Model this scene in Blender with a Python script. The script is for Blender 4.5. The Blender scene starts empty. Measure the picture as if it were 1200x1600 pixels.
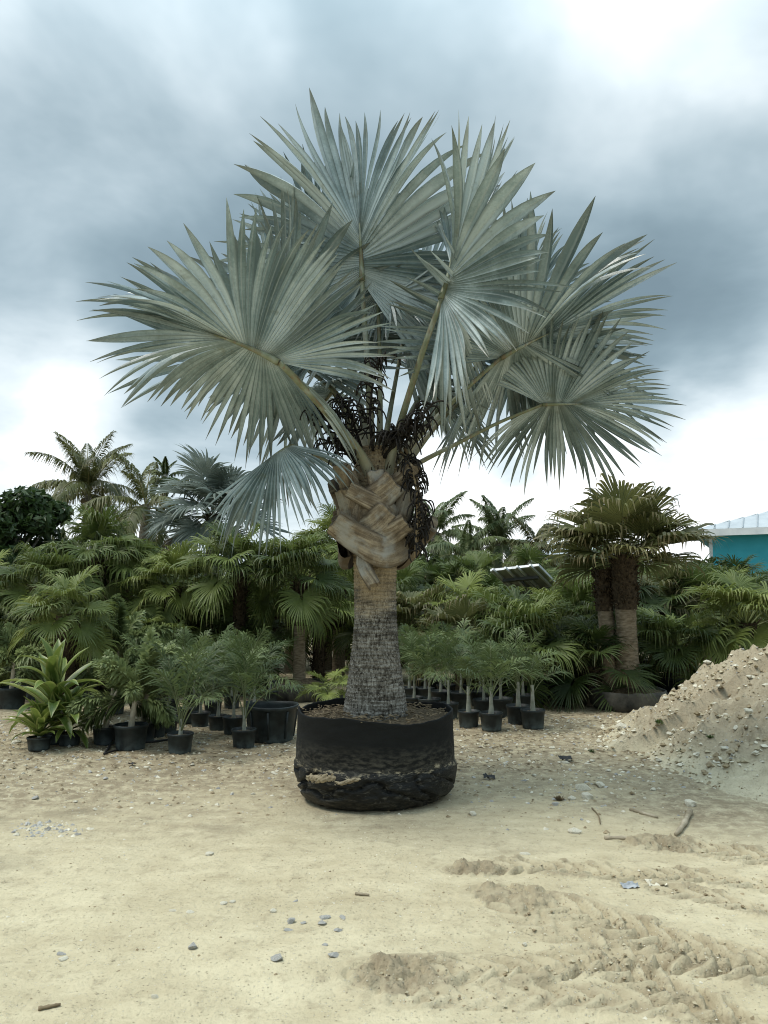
import bpy, math, random
import numpy as np
from mathutils import Vector, Matrix

# ------------------------------------------------------------------ camera
SC = bpy.context.scene
COL = SC.collection
rng = np.random.default_rng(7)
random.seed(7)
CAMH = 1.6
FPX = 1200.0                      # focal length in pixels of the 1200x1600 photograph
PITCH = math.atan(130 / FPX)      # horizon lies 130 px below the centre
cam_d = bpy.data.cameras.new('camera')
cam = bpy.data.objects.new('camera', cam_d)
COL.objects.link(cam)
cam_d.sensor_fit = 'VERTICAL'
cam_d.sensor_height = 36.0
cam_d.lens = 36.0 * FPX / 1600.0
cam_d.clip_start = 0.05
cam_d.clip_end = 3000
cam.location = (0, 0, CAMH)
cam.rotation_euler = (math.radians(90) + PITCH, 0, 0)
SC.camera = cam
SP, CP = math.sin(PITCH), math.cos(PITCH)


def ray(px, py):
    u = (px - 600) / FPX
    v = -(py - 800) / FPX
    return np.array([u, CP - v * SP, SP + v * CP])


def P(px, py, Y):                 # point seen at a pixel, standing at distance Y
    d = ray(px, py)
    return np.array([0, 0, CAMH]) + d * (Y / d[1])


def G(px, py, z=0.0):             # point of the ground seen at a pixel
    d = ray(px, py)
    return np.array([0, 0, CAMH]) + d * ((z - CAMH) / d[2])


# ------------------------------------------------------------------ world, sun, exposure
SUN_EL, SUN_AZ = math.radians(63), math.radians(-98)   # azimuth measured from +Y towards +X
W = bpy.data.worlds.new('World')
SC.world = W
W.use_nodes = True
wn, wl = W.node_tree.nodes, W.node_tree.links
wn.clear()


def wnode(t, **k):
    n = wn.new(t)
    for a, b in k.items():
        setattr(n, a, b)
    return n


def wmath(op, a, b=None, c=None, clamp=False):
    n = wnode('ShaderNodeMath', operation=op, use_clamp=clamp)
    for i, v in enumerate((a, b, c)):
        if v is None:
            continue
        if hasattr(v, 'links'):
            wl.new(v, n.inputs[i])
        else:
            n.inputs[i].default_value = v
    return n.outputs[0]


tc = wnode('ShaderNodeTexCoord')
gen = tc.outputs['Generated']
sep = wnode('ShaderNodeSeparateXYZ')
wl.new(gen, sep.inputs[0])
# clouds lie in a flat layer: project the view direction on it so they flatten towards the horizon
zc = wmath('ADD', wmath('MAXIMUM', sep.outputs[2], 0.0), 0.22)
comb = wnode('ShaderNodeCombineXYZ')
wl.new(wmath('DIVIDE', sep.outputs[0], zc), comb.inputs[0])
wl.new(wmath('DIVIDE', sep.outputs[1], zc), comb.inputs[1])
nz = wnode('ShaderNodeTexNoise')
nz.inputs['Scale'].default_value = 1.9
nz.inputs['Detail'].default_value = 5
nz.inputs['Roughness'].default_value = 0.56
nz.inputs['Distortion'].default_value = 0.25
wl.new(comb.outputs[0], nz.inputs['Vector'])
# the direction, jittered by noise, for the larger cloud masses
nz2 = wnode('ShaderNodeTexNoise')
nz2.inputs['Scale'].default_value = 3.2
nz2.inputs['Detail'].default_value = 4
wl.new(gen, nz2.inputs['Vector'])
jit = wnode('ShaderNodeVectorMath', operation='MULTIPLY_ADD')
wl.new(nz2.outputs['Color'], jit.inputs[0])
jit.inputs[1].default_value = (0.28, 0.28, 0.28)
jit.inputs[2].default_value = (-0.14, -0.14, -0.14)
jad = wnode('ShaderNodeVectorMath', operation='ADD')
wl.new(gen, jad.inputs[0])
wl.new(jit.outputs[0], jad.inputs[1])
jn = wnode('ShaderNodeVectorMath', operation='NORMALIZE')
wl.new(jad.outputs[0], jn.inputs[0])
val = wmath('MULTIPLY_ADD', nz.outputs['Fac'], 0.80, 0.0)
BLOBS = [(80, 90, 17, .26), (330, 170, 11, .12), (1150, 120, 17, .30), (870, 130, 15, .10), (50, 610, 11, .26), (30, 720, 14, .20),
         (240, 720, 12, .16), (1080, 715, 15, .36), (820, 770, 13, .38), (600, 740, 10, .16), (1190, 650, 8, .16),
         (90, 430, 18, -.20), (300, 330, 16, -.12), (300, 20, 11, -.12), (980, 430, 15, -.18), (1130, 420, 13, -.16),
         (950, 560, 13, -.18), (700, 60, 12, -.08), (1030, 320, 10, -.10), (1120, 580, 8, -.14), (830, 700, 6, -.1)]
for (bx, by, rad, wgt) in BLOBS:
    d = ray(bx, by)
    d = d / np.linalg.norm(d)
    dt = wnode('ShaderNodeVectorMath', operation='DOT_PRODUCT')
    wl.new(jn.outputs[0], dt.inputs[0])
    dt.inputs[1].default_value = tuple(d)
    mr = wnode('ShaderNodeMapRange', interpolation_type='SMOOTHERSTEP')
    wl.new(dt.outputs['Value'], mr.inputs['Value'])
    mr.inputs['From Min'].default_value = math.cos(math.radians(rad))
    mr.inputs['From Max'].default_value = 1.0
    mr.inputs['To Min'].default_value = 0
    mr.inputs['To Max'].default_value = wgt
    val = wmath('ADD', val, mr.outputs[0])
# overcast skies brighten towards the zenith and clear into a pale band at the horizon, all round
hz = wnode('ShaderNodeMapRange', interpolation_type='SMOOTHSTEP')
wl.new(sep.outputs[2], hz.inputs['Value'])
hz.inputs['From Min'].default_value = 0.0
hz.inputs['From Max'].default_value = 0.2
hz.inputs['To Min'].default_value = 0.24
hz.inputs['To Max'].default_value = 0.0
val = wmath('ADD', val, hz.outputs[0])
ramp = wnode('ShaderNodeValToRGB')
wl.new(val, ramp.inputs[0])
cr = ramp.color_ramp
cr.interpolation = 'B_SPLINE'
cr.elements[0].position = 0.05
cr.elements[0].color = (0.118, 0.165, 0.190, 1)
cr.elements[1].position = 0.98
cr.elements[1].color = (0.78, 0.79, 0.79, 1)
for p_, c_ in ((0.25, (0.165, 0.225, 0.255, 1)), (0.42, (0.245, 0.312, 0.345, 1)), (0.60, (0.38, 0.445, 0.475, 1)), (0.76, (0.52, 0.575, 0.595, 1)), (0.88, (0.66, 0.695, 0.705, 1))):
    e = cr.elements.new(p_)
    e.color = c_
sky = wnode('ShaderNodeTexSky')
sky.sky_type = 'NISHITA'
sky.sun_disc = False
sky.sun_elevation = SUN_EL
sky.sun_rotation = SUN_AZ
bg1 = wnode('ShaderNodeBackground')
wl.new(sky.outputs[0], bg1.inputs[0])
bg1.inputs[1].default_value = 0.10
bg2 = wnode('ShaderNodeBackground')
wl.new(ramp.outputs[0], bg2.inputs[0])
zen = wnode('ShaderNodeMapRange', interpolation_type='SMOOTHSTEP')
wl.new(sep.outputs[2], zen.inputs['Value'])
zen.inputs['From Min'].default_value = 0.5
zen.inputs['From Max'].default_value = 1.0
zen.inputs['To Min'].default_value = 1.0
zen.inputs['To Max'].default_value = 3.2
wl.new(zen.outputs[0], bg2.inputs[1])
mixw = wnode('ShaderNodeMixShader')
mixw.inputs[0].default_value = 0.93       # cloud cover
wl.new(bg1.outputs[0], mixw.inputs[1])
wl.new(bg2.outputs[0], mixw.inputs[2])
wo = wnode('ShaderNodeOutputWorld')
wl.new(mixw.outputs[0], wo.inputs[0])

sun_d = bpy.data.lights.new('sun', 'SUN')
sun_d.energy = 1.5
sun_d.angle = math.radians(22)
sun_d.color = (1.0, 0.94, 0.84)
sun = bpy.data.objects.new('sun', sun_d)
COL.objects.link(sun)
sdir = Vector((math.sin(SUN_AZ) * math.cos(SUN_EL), math.cos(SUN_AZ) * math.cos(SUN_EL), math.sin(SUN_EL)))
sun.rotation_euler = sdir.to_track_quat('Z', 'Y').to_euler()
sun.location = (0, 0, 30)

SC.view_settings.view_transform = 'Standard'
SC.view_settings.look = 'None'
SC.view_settings.exposure = 0.86
SC.view_settings.gamma = 1.0
SC.view_settings.use_curve_mapping = False
SC.cycles.use_denoising = True
SC.cycles.filter_width = 1.05
SC.cycles.max_bounces = 5
SC.cycles.diffuse_bounces = 3
SC.cycles.glossy_bounces = 2
SC.cycles.transmission_bounces = 3


# ------------------------------------------------------------------ noise
def _hash(ix, iy, s):
    h = (ix.astype(np.int64) * 374761393 + iy.astype(np.int64) * 668265263 + s * 1442695041) & 0x7fffffff
    h = ((h ^ (h >> 13)) * 1274126177) & 0x7fffffff
    h = (h ^ (h >> 16)) & 0x7fffffff
    return h / 0x7fffffff


def vnoise(x, y, s=0):
    x = np.asarray(x, float); y = np.asarray(y, float)
    ix = np.floor(x); iy = np.floor(y)
    fx = x - ix; fy = y - iy
    fx = fx * fx * (3 - 2 * fx); fy = fy * fy * (3 - 2 * fy)
    a = _hash(ix, iy, s); b = _hash(ix + 1, iy, s); c = _hash(ix, iy + 1, s); d = _hash(ix + 1, iy + 1, s)
    return (a * (1 - fx) + b * fx) * (1 - fy) + (c * (1 - fx) + d * fx) * fy


def fbm(x, y, s=0, o=4, g=0.5):
    t = 0; a = 1; n = 0
    for k in range(o):
        t = t + a * vnoise(np.asarray(x) * 2 ** k + 17.3 * k, np.asarray(y) * 2 ** k - 9.1 * k, s + k); n += a; a *= g
    return t / n


def sstep(a, b, x):
    t = np.clip((x - a) / (b - a), 0, 1)
    return t * t * (3 - 2 * t)


# ------------------------------------------------------------------ mesh helpers
def make_mesh(name, V, F, mats=None, attr=None, smooth=True, mi=None):
    """F: list of index arrays (n,3) / (n,4)"""
    me = bpy.data.meshes.new(name)
    V = np.ascontiguousarray(V, dtype=np.float32)
    F = [np.ascontiguousarray(f, dtype=np.int32) for f in F if len(f)]
    me.vertices.add(len(V))
    me.vertices.foreach_set('co', V.ravel())
    lv = np.concatenate([f.ravel() for f in F])
    cnt = np.concatenate([np.full(len(f), f.shape[1], np.int32) for f in F])
    st = np.concatenate([[0], np.cumsum(cnt)[:-1]]).astype(np.int32)
    me.loops.add(len(lv))
    me.loops.foreach_set('vertex_index', lv)
    me.polygons.add(len(cnt))
    me.polygons.foreach_set('loop_start', st)
    if mi is not None:
        me.polygons.foreach_set('material_index', np.concatenate([np.asarray(m, np.int32) for m in mi]))
    me.polygons.foreach_set('use_smooth', np.full(len(cnt), bool(smooth)))
    if attr:
        for k, a in attr.items():
            at = me.attributes.new(k, 'FLOAT', 'POINT')
            at.data.foreach_set('value', np.ascontiguousarray(a, dtype=np.float32))
    for m in (mats if isinstance(mats, (list, tuple)) else [mats]):
        if m is not None:
            me.materials.append(m)
    me.update(calc_edges=True)
    me.validate()
    return me


class MB:
    """collects vertices and faces of one mesh"""
    def __init__(s):
        s.V = []; s.Q = []; s.T = []; s.A = []; s.n = 0; s.QM = []; s.TM = []

    def add(s, V, Q=None, T=None, a=0.0, m=0):
        V = np.asarray(V, float).reshape(-1, 3)
        s.V.append(V)
        s.A.append(np.broadcast_to(np.asarray(a, float), (len(V),)))
        if Q is not None and len(Q):
            Q = np.asarray(Q, int).reshape(-1, 4); s.Q.append(Q + s.n); s.QM.append(np.full(len(Q), m))
        if T is not None and len(T):
            T = np.asarray(T, int).reshape(-1, 3); s.T.append(T + s.n); s.TM.append(np.full(len(T), m))
        s.n += len(V)

    def tube(s, pts, rad, sides=6, a=0.0, m=0, flat=1.0, cap=True):
        V, Q, T = tube(pts, rad, sides, flat, cap)
        if np.ndim(a):
            a = np.repeat(np.asarray(a), sides)
            if cap:
                a = np.concatenate([a, [a[0], a[-1]]])
        s.add(V, Q, T, a, m)

    def box(s, lo, hi, m=0, rot=None, off=None):
        x0, y0, z0 = lo; x1, y1, z1 = hi
        V = np.array([[x0, y0, z0], [x1, y0, z0], [x1, y1, z0], [x0, y1, z0], [x0, y0, z1], [x1, y0, z1], [x1, y1, z1], [x0, y1, z1]], float)
        if rot is not None:
            V = V @ np.asarray(rot).T
        if off is not None:
            V = V + np.asarray(off)
        s.add(V, [[0, 3, 2, 1], [4, 5, 6, 7], [0, 1, 5, 4], [1, 2, 6, 5], [2, 3, 7, 6], [3, 0, 4, 7]], m=m)

    def lathe(s, prof, n=24, m=0, a=0.0, center=(0, 0), wob=None):
        prof = np.asarray(prof, float)
        th = np.linspace(0, 2 * math.pi, n, endpoint=False)
        k = len(prof)
        V = np.zeros((k, n, 3))
        V[:, :, 0] = prof[:, None, 0] * np.cos(th) + center[0]
        V[:, :, 1] = prof[:, None, 0] * np.sin(th) + center[1]
        V[:, :, 2] = prof[:, None, 1]
        if wob is not None:
            V = wob(V, th)
        i = np.arange(k - 1)[:, None]; j = np.arange(n)[None, :]
        Q = np.stack([i * n + j, i * n + (j + 1) % n, (i + 1) * n + (j + 1) % n, (i + 1) * n + j], -1).reshape(-1, 4)
        s.add(V.reshape(-1, 3), Q, m=m, a=a)

    def mesh(s, name, mats, smooth=True):
        F = []; MI = []
        if s.Q:
            F.append(np.concatenate(s.Q)); MI.append(np.concatenate(s.QM))
        if s.T:
            F.append(np.concatenate(s.T)); MI.append(np.concatenate(s.TM))
        return make_mesh(name, np.concatenate(s.V), F, mats, {'tip': np.concatenate(s.A)}, smooth, MI)


def tube(pts, rad, sides=6, flat=1.0, cap=True):
    pts = np.asarray(pts, float)
    n = len(pts)
    rad = np.broadcast_to(np.asarray(rad, float), (n,))
    tan = np.gradient(pts, axis=0)
    tan /= np.linalg.norm(tan, axis=1)[:, None] + 1e-9
    ref = np.array([0, 0, 1.0]) if abs(tan[0][2]) < 0.9 else np.array([1.0, 0, 0])
    V = np.zeros((n, sides, 3))
    u = np.cross(tan[0], ref); u /= np.linalg.norm(u)
    th = np.linspace(0, 2 * math.pi, sides, endpoint=False)
    for i in range(n):
        u = u - tan[i] * np.dot(u, tan[i]); u /= np.linalg.norm(u) + 1e-9
        w = np.cross(tan[i], u)
        V[i] = pts[i] + rad[i] * (np.cos(th)[:, None] * u + flat * np.sin(th)[:, None] * w)
    i = np.arange(n - 1)[:, None]; j = np.arange(sides)[None, :]
    Q = np.stack([i * sides + j, i * sides + (j + 1) % sides, (i + 1) * sides + (j + 1) % sides, (i + 1) * sides + j], -1).reshape(-1, 4)
    V = V.reshape(-1, 3)
    T = []
    if cap:
        c0, c1 = len(V), len(V) + 1
        V = np.vstack([V, pts[0], pts[-1]])
        for k in range(sides):
            T.append([c0, (k + 1) % sides, k]); b = (n - 1) * sides
            T.append([c1, b + k, b + (k + 1) % sides])
    return V, Q, np.array(T, int).reshape(-1, 3)


def bez(p0, p1, p2, n=10):
    t = np.linspace(0, 1, n)[:, None]
    return (1 - t) ** 2 * np.asarray(p0) + 2 * t * (1 - t) * np.asarray(p1) + t * t * np.asarray(p2)


def smooth_path(pts, n=20):
    pts = np.asarray(pts, float)
    t = np.linspace(0, len(pts) - 1, n)
    p = np.vstack([2 * pts[0] - pts[1], pts, 2 * pts[-1] - pts[-2]])
    out = []
    for x in t:
        i = min(int(x), len(pts) - 2); f = x - i
        a, b, c, d = p[i], p[i + 1], p[i + 2], p[i + 3]
        out.append(0.5 * ((2 * b) + (-a + c) * f + (2 * a - 5 * b + 4 * c - d) * f * f + (-a + 3 * b - 3 * c + d) * f ** 3))
    return np.array(out)


def link(name, me, parent=None, loc=(0, 0, 0), rot=(0, 0, 0), scale=1.0, label=None, cat=None, group=None, kind=None):
    o = bpy.data.objects.new(name, me)
    COL.objects.link(o)
    o.location = loc
    o.rotation_euler = rot
    o.scale = (scale,) * 3 if np.isscalar(scale) else scale
    if parent is not None:
        o.parent = parent
    if label: o['label'] = label
    if cat: o['category'] = cat
    if group: o['group'] = group
    if kind: o['kind'] = kind
    return o


# ------------------------------------------------------------------ materials
def nodes_of(name):
    m = bpy.data.materials.new(name)
    m.use_nodes = True
    nt = m.node_tree
    nt.nodes.clear()
    return m, nt


class NT:
    def __init__(s, name):
        s.m, s.t = nodes_of(name)
        s.out = s.n('ShaderNodeOutputMaterial')

    def n(s, t, **k):
        x = s.t.nodes.new(t)
        for a, b in k.items():
            setattr(x, a, b)
        return x

    def l(s, a, b):
        s.t.links.new(a, b)

    def set(s, sock, v):
        if hasattr(v, 'links'):
            s.l(v, sock)
        elif isinstance(v, (tuple, list)) and len(v) == 3 and sock.type == 'RGBA':
            sock.default_value = (*v, 1)
        else:
            sock.default_value = v

    def coord(s, w='Object'):
        return s.n('ShaderNodeTexCoord').outputs[w]

    def mapping(s, vec, scale):
        x = s.n('ShaderNodeMapping')
        s.l(vec, x.inputs[0]); x.inputs['Scale'].default_value = scale
        return x.outputs[0]

    def noise(s, vec, scale, detail=4, rough=0.55, dist=0.0):
        x = s.n('ShaderNodeTexNoise')
        if vec is not None: s.l(vec, x.inputs['Vector'])
        x.inputs['Scale'].default_value = scale; x.inputs['Detail'].default_value = detail
        x.inputs['Roughness'].default_value = rough; x.inputs['Distortion'].default_value = dist
        return x.outputs['Fac']

    def voronoi(s, vec, scale, feature='F1', out='Distance'):
        x = s.n('ShaderNodeTexVoronoi', feature=feature)
        s.l(vec, x.inputs['Vector']); x.inputs['Scale'].default_value = scale
        return x.outputs[out]

    def math(s, op, a, b=0.0, clamp=False):
        x = s.n('ShaderNodeMath', operation=op, use_clamp=clamp)
        s.set(x.inputs[0], a); s.set(x.inputs[1], b)
        return x.outputs[0]

    def ramp(s, fac, stops):
        x = s.n('ShaderNodeValToRGB')
        s.l(fac, x.inputs[0])
        el = x.color_ramp.elements
        while len(el) < len(stops): el.new(0.5)
        for e, (p, c) in zip(el, stops):
            e.position = p; e.color = (*c, 1) if len(c) == 3 else c
        return x.outputs[0]

    def rng(s, v, a, b, c=0.0, d=1.0):
        x = s.n('ShaderNodeMapRange')
        s.set(x.inputs['Value'], v)
        for k, q in zip(('From Min', 'From Max', 'To Min', 'To Max'), (a, b, c, d)): x.inputs[k].default_value = q
        return x.outputs[0]

    def mix(s, fac, a, b, mode='MIX'):
        x = s.n('ShaderNodeMix', data_type='RGBA', blend_type=mode)
        s.set(x.inputs[0], fac); s.set(x.inputs[6], a); s.set(x.inputs[7], b)
        return x.outputs[2]

    def attr(s, name):
        return s.n('ShaderNodeAttribute', attribute_name=name).outputs['Fac']

    def rand(s):
        return s.n('ShaderNodeObjectInfo').outputs['Random']

    def bump(s, h, strength=0.5, dist=0.02, normal=None):
        x = s.n('ShaderNodeBump')
        x.inputs['Strength'].default_value = strength; x.inputs['Distance'].default_value = dist
        s.l(h, x.inputs['Height'])
        if normal is not None: s.l(normal, x.inputs['Normal'])
        return x.outputs[0]

    def bsdf(s, col, rough=0.7, normal=None, spec=0.3, metal=0.0, trans=None, tfac=0.25):
        b = s.n('ShaderNodeBsdfPrincipled')
        s.set(b.inputs['Base Color'], col); s.set(b.inputs['Roughness'], rough)
        b.inputs['Specular IOR Level'].default_value = spec; b.inputs['Metallic'].default_value = metal
        if normal is not None: s.l(normal, b.inputs['Normal'])
        o = b.outputs[0]
        if trans is not None:
            tr = s.n('ShaderNodeBsdfTranslucent'); s.set(tr.inputs[0], trans)
            if normal is not None: s.l(normal, tr.inputs['Normal'])
            mx = s.n('ShaderNodeMixShader'); mx.inputs[0].default_value = tfac
            s.l(o, mx.inputs[1]); s.l(tr.outputs[0], mx.inputs[2]); o = mx.outputs[0]
        s.l(o, s.out.inputs[0])
        return s.m


def leaf_mat(name, dark, light, tipc, pet, rough=0.5, spec=0.35, tf=0.3, tip0=0.82, hue=0.25, streak=30.0):
    """tip attribute: 0..1 along the blade, below 0 on the stalk"""
    t = NT(name)
    oc = t.coord()
    r = t.rand()
    n1 = t.noise(oc, streak * 0.12, 3)
    n2 = t.noise(oc, streak, 3, 0.6)
    f = t.math('ADD', t.math('MULTIPLY', n1, 0.6), t.math('MULTIPLY', n2, 0.35))
    f = t.math('ADD', f, t.rng(r, 0, 1, -hue, hue))
    c = t.ramp(f, [(0.2, dark), (0.75, light)])
    a = t.attr('tip')
    tipf = t.math('MULTIPLY', t.rng(a, tip0, 1.0), t.rng(t.noise(oc, 9.0, 2), 0.35, 0.7))
    c = t.mix(tipf, c, tipc)
    c = t.mix(t.rng(a, -0.02, -0.3), c, pet)
    return t.bsdf(c, rough, None, spec, 0, t.mix(0.5, c, light), tf)


def plain_mat(name, c1, c2, scale=8.0, rough=0.7, bump=0.0, spec=0.3, det=4, bscale=None, metal=0.0, stretch=(1, 1, 1)):
    t = NT(name)
    oc = t.mapping(t.coord(), stretch)
    n = t.noise(oc, scale, det)
    c = t.ramp(n, [(0.3, c1), (0.7, c2)])
    nm = t.bump(t.noise(oc, bscale or scale * 3, 4), bump, 0.02) if bump else None
    return t.bsdf(c, rough, nm, spec, metal)


M = {}


def silver_mat():
    t = NT('silver_leaf')
    oc = t.coord()
    r = t.rand()
    n1 = t.noise(oc, 2.6, 3)
    n2 = t.noise(oc, 45, 3, 0.65)
    f = t.math('ADD', t.math('MULTIPLY', n1, 0.75), t.math('MULTIPLY', n2, 0.25))
    f = t.math('ADD', f, t.rng(r, 0, 1, -0.11, 0.11))
    f = t.math('ADD', f, t.rng(t.attr('seg'), 0.2, 0.8, -0.19, 0.19))  # segment tones spread wide to imitate light and dark contrast
    c = t.ramp(f, [(0.32, (0.105, 0.150, 0.146)), (0.5, (0.265, 0.338, 0.338)), (0.68, (0.52, 0.595, 0.60))])
    # pale midribs, dull brownish margins, deepened to paint light and shade on pleats
    cr_ = t.attr('cross')
    c = t.mix(t.math('MULTIPLY', t.rng(cr_, 0.30, 0.0), 0.55), c, (0.54, 0.58, 0.56))
    c = t.mix(t.math('MULTIPLY', t.rng(cr_, 0.62, 1.0), 0.8), c, (0.105, 0.135, 0.122))
    # older blotches of olive and grey brown
    bl = t.rng(t.noise(oc, 5.5, 4, 0.65, 0.6), 0.60, 0.74)
    c = t.mix(t.math('MULTIPLY', bl, 0.55), c, (0.13, 0.135, 0.075))
    a = t.attr('tip')
    tipf = t.math('MULTIPLY', t.rng(a, 0.72, 1.0), t.rng(t.noise(oc, 3.0, 2), 0.34, 0.56))
    c = t.mix(t.math('MULTIPLY', tipf, 0.9), c, (0.120, 0.112, 0.070))
    base = t.rng(a, 0.0, 0.16, 0.55, 0.0)
    c = t.mix(t.math('MULTIPLY', base, t.rng(n1, 0.35, 0.6)), c, (0.22, 0.205, 0.125))
    return t.bsdf(c, 0.34, t.bump(n2, 0.12, 0.01), 0.65, 0, t.mix(0.6, c, (0.36, 0.44, 0.36)), 0.14)


M['silver'] = silver_mat()


def petiole_mat():
    t = NT('silver_petiole')
    oc = t.coord()
    n1 = t.noise(oc, 6, 4)
    n2 = t.noise(t.mapping(oc, (40, 40, 6)), 1.0, 3)
    c = t.ramp(n1, [(0.32, (0.115, 0.120, 0.062)), (0.5, (0.185, 0.205, 0.125)), (0.66, (0.30, 0.33, 0.275))])
    c = t.mix(t.rng(n2, 0.48, 0.66, 0, .75), c, (0.185, 0.130, 0.078))
    c = t.mix(t.rng(t.attr('tip'), 0.40, 0.08), c, (0.27, 0.255, 0.185))
    return t.bsdf(c, 0.5, t.bump(n2, 0.3, 0.01), 0.35)


M['petiole'] = petiole_mat()
M['fan_green'] = leaf_mat('fan_green', (0.032, 0.056, 0.012), (0.150, 0.192, 0.046), (0.22, 0.19, 0.085), (0.12, 0.15, 0.05))
M['fan_dark'] = leaf_mat('fan_dark', (0.021, 0.041, 0.010), (0.096, 0.134, 0.035), (0.19, 0.165, 0.08), (0.10, 0.12, 0.045))
M['fan_light'] = leaf_mat('fan_light', (0.070, 0.102, 0.020), (0.225, 0.265, 0.066), (0.26, 0.22, 0.10), (0.16, 0.19, 0.07))
M['fan_sabal'] = leaf_mat('fan_sabal', (0.048, 0.058, 0.018), (0.165, 0.170, 0.060), (0.30, 0.225, 0.125), (0.16, 0.16, 0.07), tip0=0.66)
M['feather'] = leaf_mat('feather', (0.038, 0.066, 0.022), (0.150, 0.196, 0.072), (0.15, 0.16, 0.06), (0.17, 0.20, 0.10), tip0=0.9)
M['foxtail'] = leaf_mat('foxtail', (0.075, 0.110, 0.038), (0.25, 0.300, 0.125), (0.15, 0.19, 0.08), (0.16, 0.19, 0.08))
M['coconut'] = leaf_mat('coconut', (0.034, 0.046, 0.012), (0.130, 0.140, 0.040), (0.28, 0.21, 0.09), (0.22, 0.20, 0.085), tip0=0.75)
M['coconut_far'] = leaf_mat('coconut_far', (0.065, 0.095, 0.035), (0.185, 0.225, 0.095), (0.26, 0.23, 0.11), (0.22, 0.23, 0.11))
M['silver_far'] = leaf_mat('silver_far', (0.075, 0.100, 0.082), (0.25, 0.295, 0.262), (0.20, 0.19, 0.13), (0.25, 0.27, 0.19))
M['dead'] = leaf_mat('dead_frond', (0.20, 0.145, 0.085), (0.42, 0.33, 0.21), (0.36, 0.27, 0.16), (0.34, 0.27, 0.17), tf=0.15)
M['broadleaf'] = leaf_mat('broadleaf', (0.010, 0.022, 0.010), (0.044, 0.080, 0.022), (0.05, 0.09, 0.025), (0.05, 0.05, 0.03), hue=0.35)
M['thicket'] = leaf_mat('thicket', (0.020, 0.036, 0.011), (0.105, 0.138, 0.036), (0.16, 0.15, 0.06), (0.06, 0.07, 0.03))
M['weed'] = leaf_mat('weed', (0.04, 0.07, 0.02), (0.12, 0.17, 0.05), (0.2, 0.19, 0.08), (0.10, 0.12, 0.04))


def strap_mat():
    t = NT('strap_leaf')
    oc = t.coord()
    a = t.attr('tip')          # 0 on the midrib, 1 on the margin
    n = t.noise(oc, 6, 3)
    c = t.ramp(t.math('ADD', n, t.rng(t.rand(), 0, 1, -.15, .15)), [(0.3, (0.060, 0.105, 0.018)), (0.7, (0.155, 0.215, 0.045))])
    c = t.mix(t.math('MULTIPLY', t.rng(a, 0.55, 0.95), t.rng(n, 0.3, 0.6)), c, (0.38, 0.40, 0.14))
    return t.bsdf(c, 0.4, None, 0.45, 0, t.mix(0.5, c, (0.3, 0.36, 0.08)), 0.25)


M['strap'] = strap_mat()


def bark_mat():
    t = NT('palm_bark')
    oc = t.coord()
    g = t.n('ShaderNodeSeparateXYZ'); t.l(oc, g.inputs[0])
    # vertical fissures and horizontal leaf scars
    wob = t.noise(oc, 5, 3)
    zr = t.math('ADD', t.math('MULTIPLY', g.outputs[2], 34.0), t.math('ADD', t.math('MULTIPLY', wob, 4.5), t.math('MULTIPLY', t.noise(oc, 30, 3), 1.1)))
    ringi = t.math('FLOOR', zr); ringf = t.math('FRACT', zr)
    cb = t.n('ShaderNodeCombineXYZ')
    t.l(t.math('MULTIPLY', g.outputs[0], 56.0), cb.inputs[0]); t.l(t.math('MULTIPLY', g.outputs[1], 56.0), cb.inputs[1])
    t.l(t.math('ADD', t.math('MULTIPLY', ringi, 3.71), t.math('MULTIPLY', g.outputs[2], 9.0)), cb.inputs[2])
    fis = t.noise(cb.outputs[0], 1.0, 4, 0.65, 0.6)
    gap = t.math('MULTIPLY', t.rng(ringf, 0.22, 0.0), t.rng(t.noise(oc, 16, 3), 0.40, 0.55, 0.2, 1.0))
    sc = t.math('SUBTRACT', t.noise(t.mapping(oc, (5, 5, 30)), 1.0, 5, 0.7, 0.6), t.math('MULTIPLY', gap, 0.17))
    big = t.noise(oc, 3.2, 4)
    h = t.math('ADD', t.math('MULTIPLY', fis, 0.5), t.math('MULTIPLY', sc, 0.35))
    h = t.math('ADD', h, t.math('MULTIPLY', big, 0.15))
    c = t.ramp(h, [(0.40, (0.022, 0.018, 0.014)), (0.47, (0.10, 0.09, 0.073)), (0.54, (0.235, 0.222, 0.195)), (0.64, (0.40, 0.39, 0.35))])
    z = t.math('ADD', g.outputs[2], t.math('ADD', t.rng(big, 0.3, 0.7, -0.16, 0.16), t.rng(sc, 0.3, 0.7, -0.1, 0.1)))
    # younger wood higher up is warm tan; a dark weathered belt lies under it
    tan = t.ramp(h, [(0.34, (0.075, 0.055, 0.034)), (0.48, (0.24, 0.185, 0.115)), (0.66, (0.42, 0.345, 0.225))])
    c = t.mix(t.rng(z, 1.42, 1.70), c, tan)
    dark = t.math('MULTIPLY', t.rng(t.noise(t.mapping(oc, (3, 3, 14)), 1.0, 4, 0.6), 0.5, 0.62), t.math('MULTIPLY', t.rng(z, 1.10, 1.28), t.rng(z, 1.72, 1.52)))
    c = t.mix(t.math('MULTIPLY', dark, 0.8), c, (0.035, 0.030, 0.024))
    return t.bsdf(c, 0.85, t.bump(h, 0.7, 0.02), 0.2)


M['bark'] = bark_mat()


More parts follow.
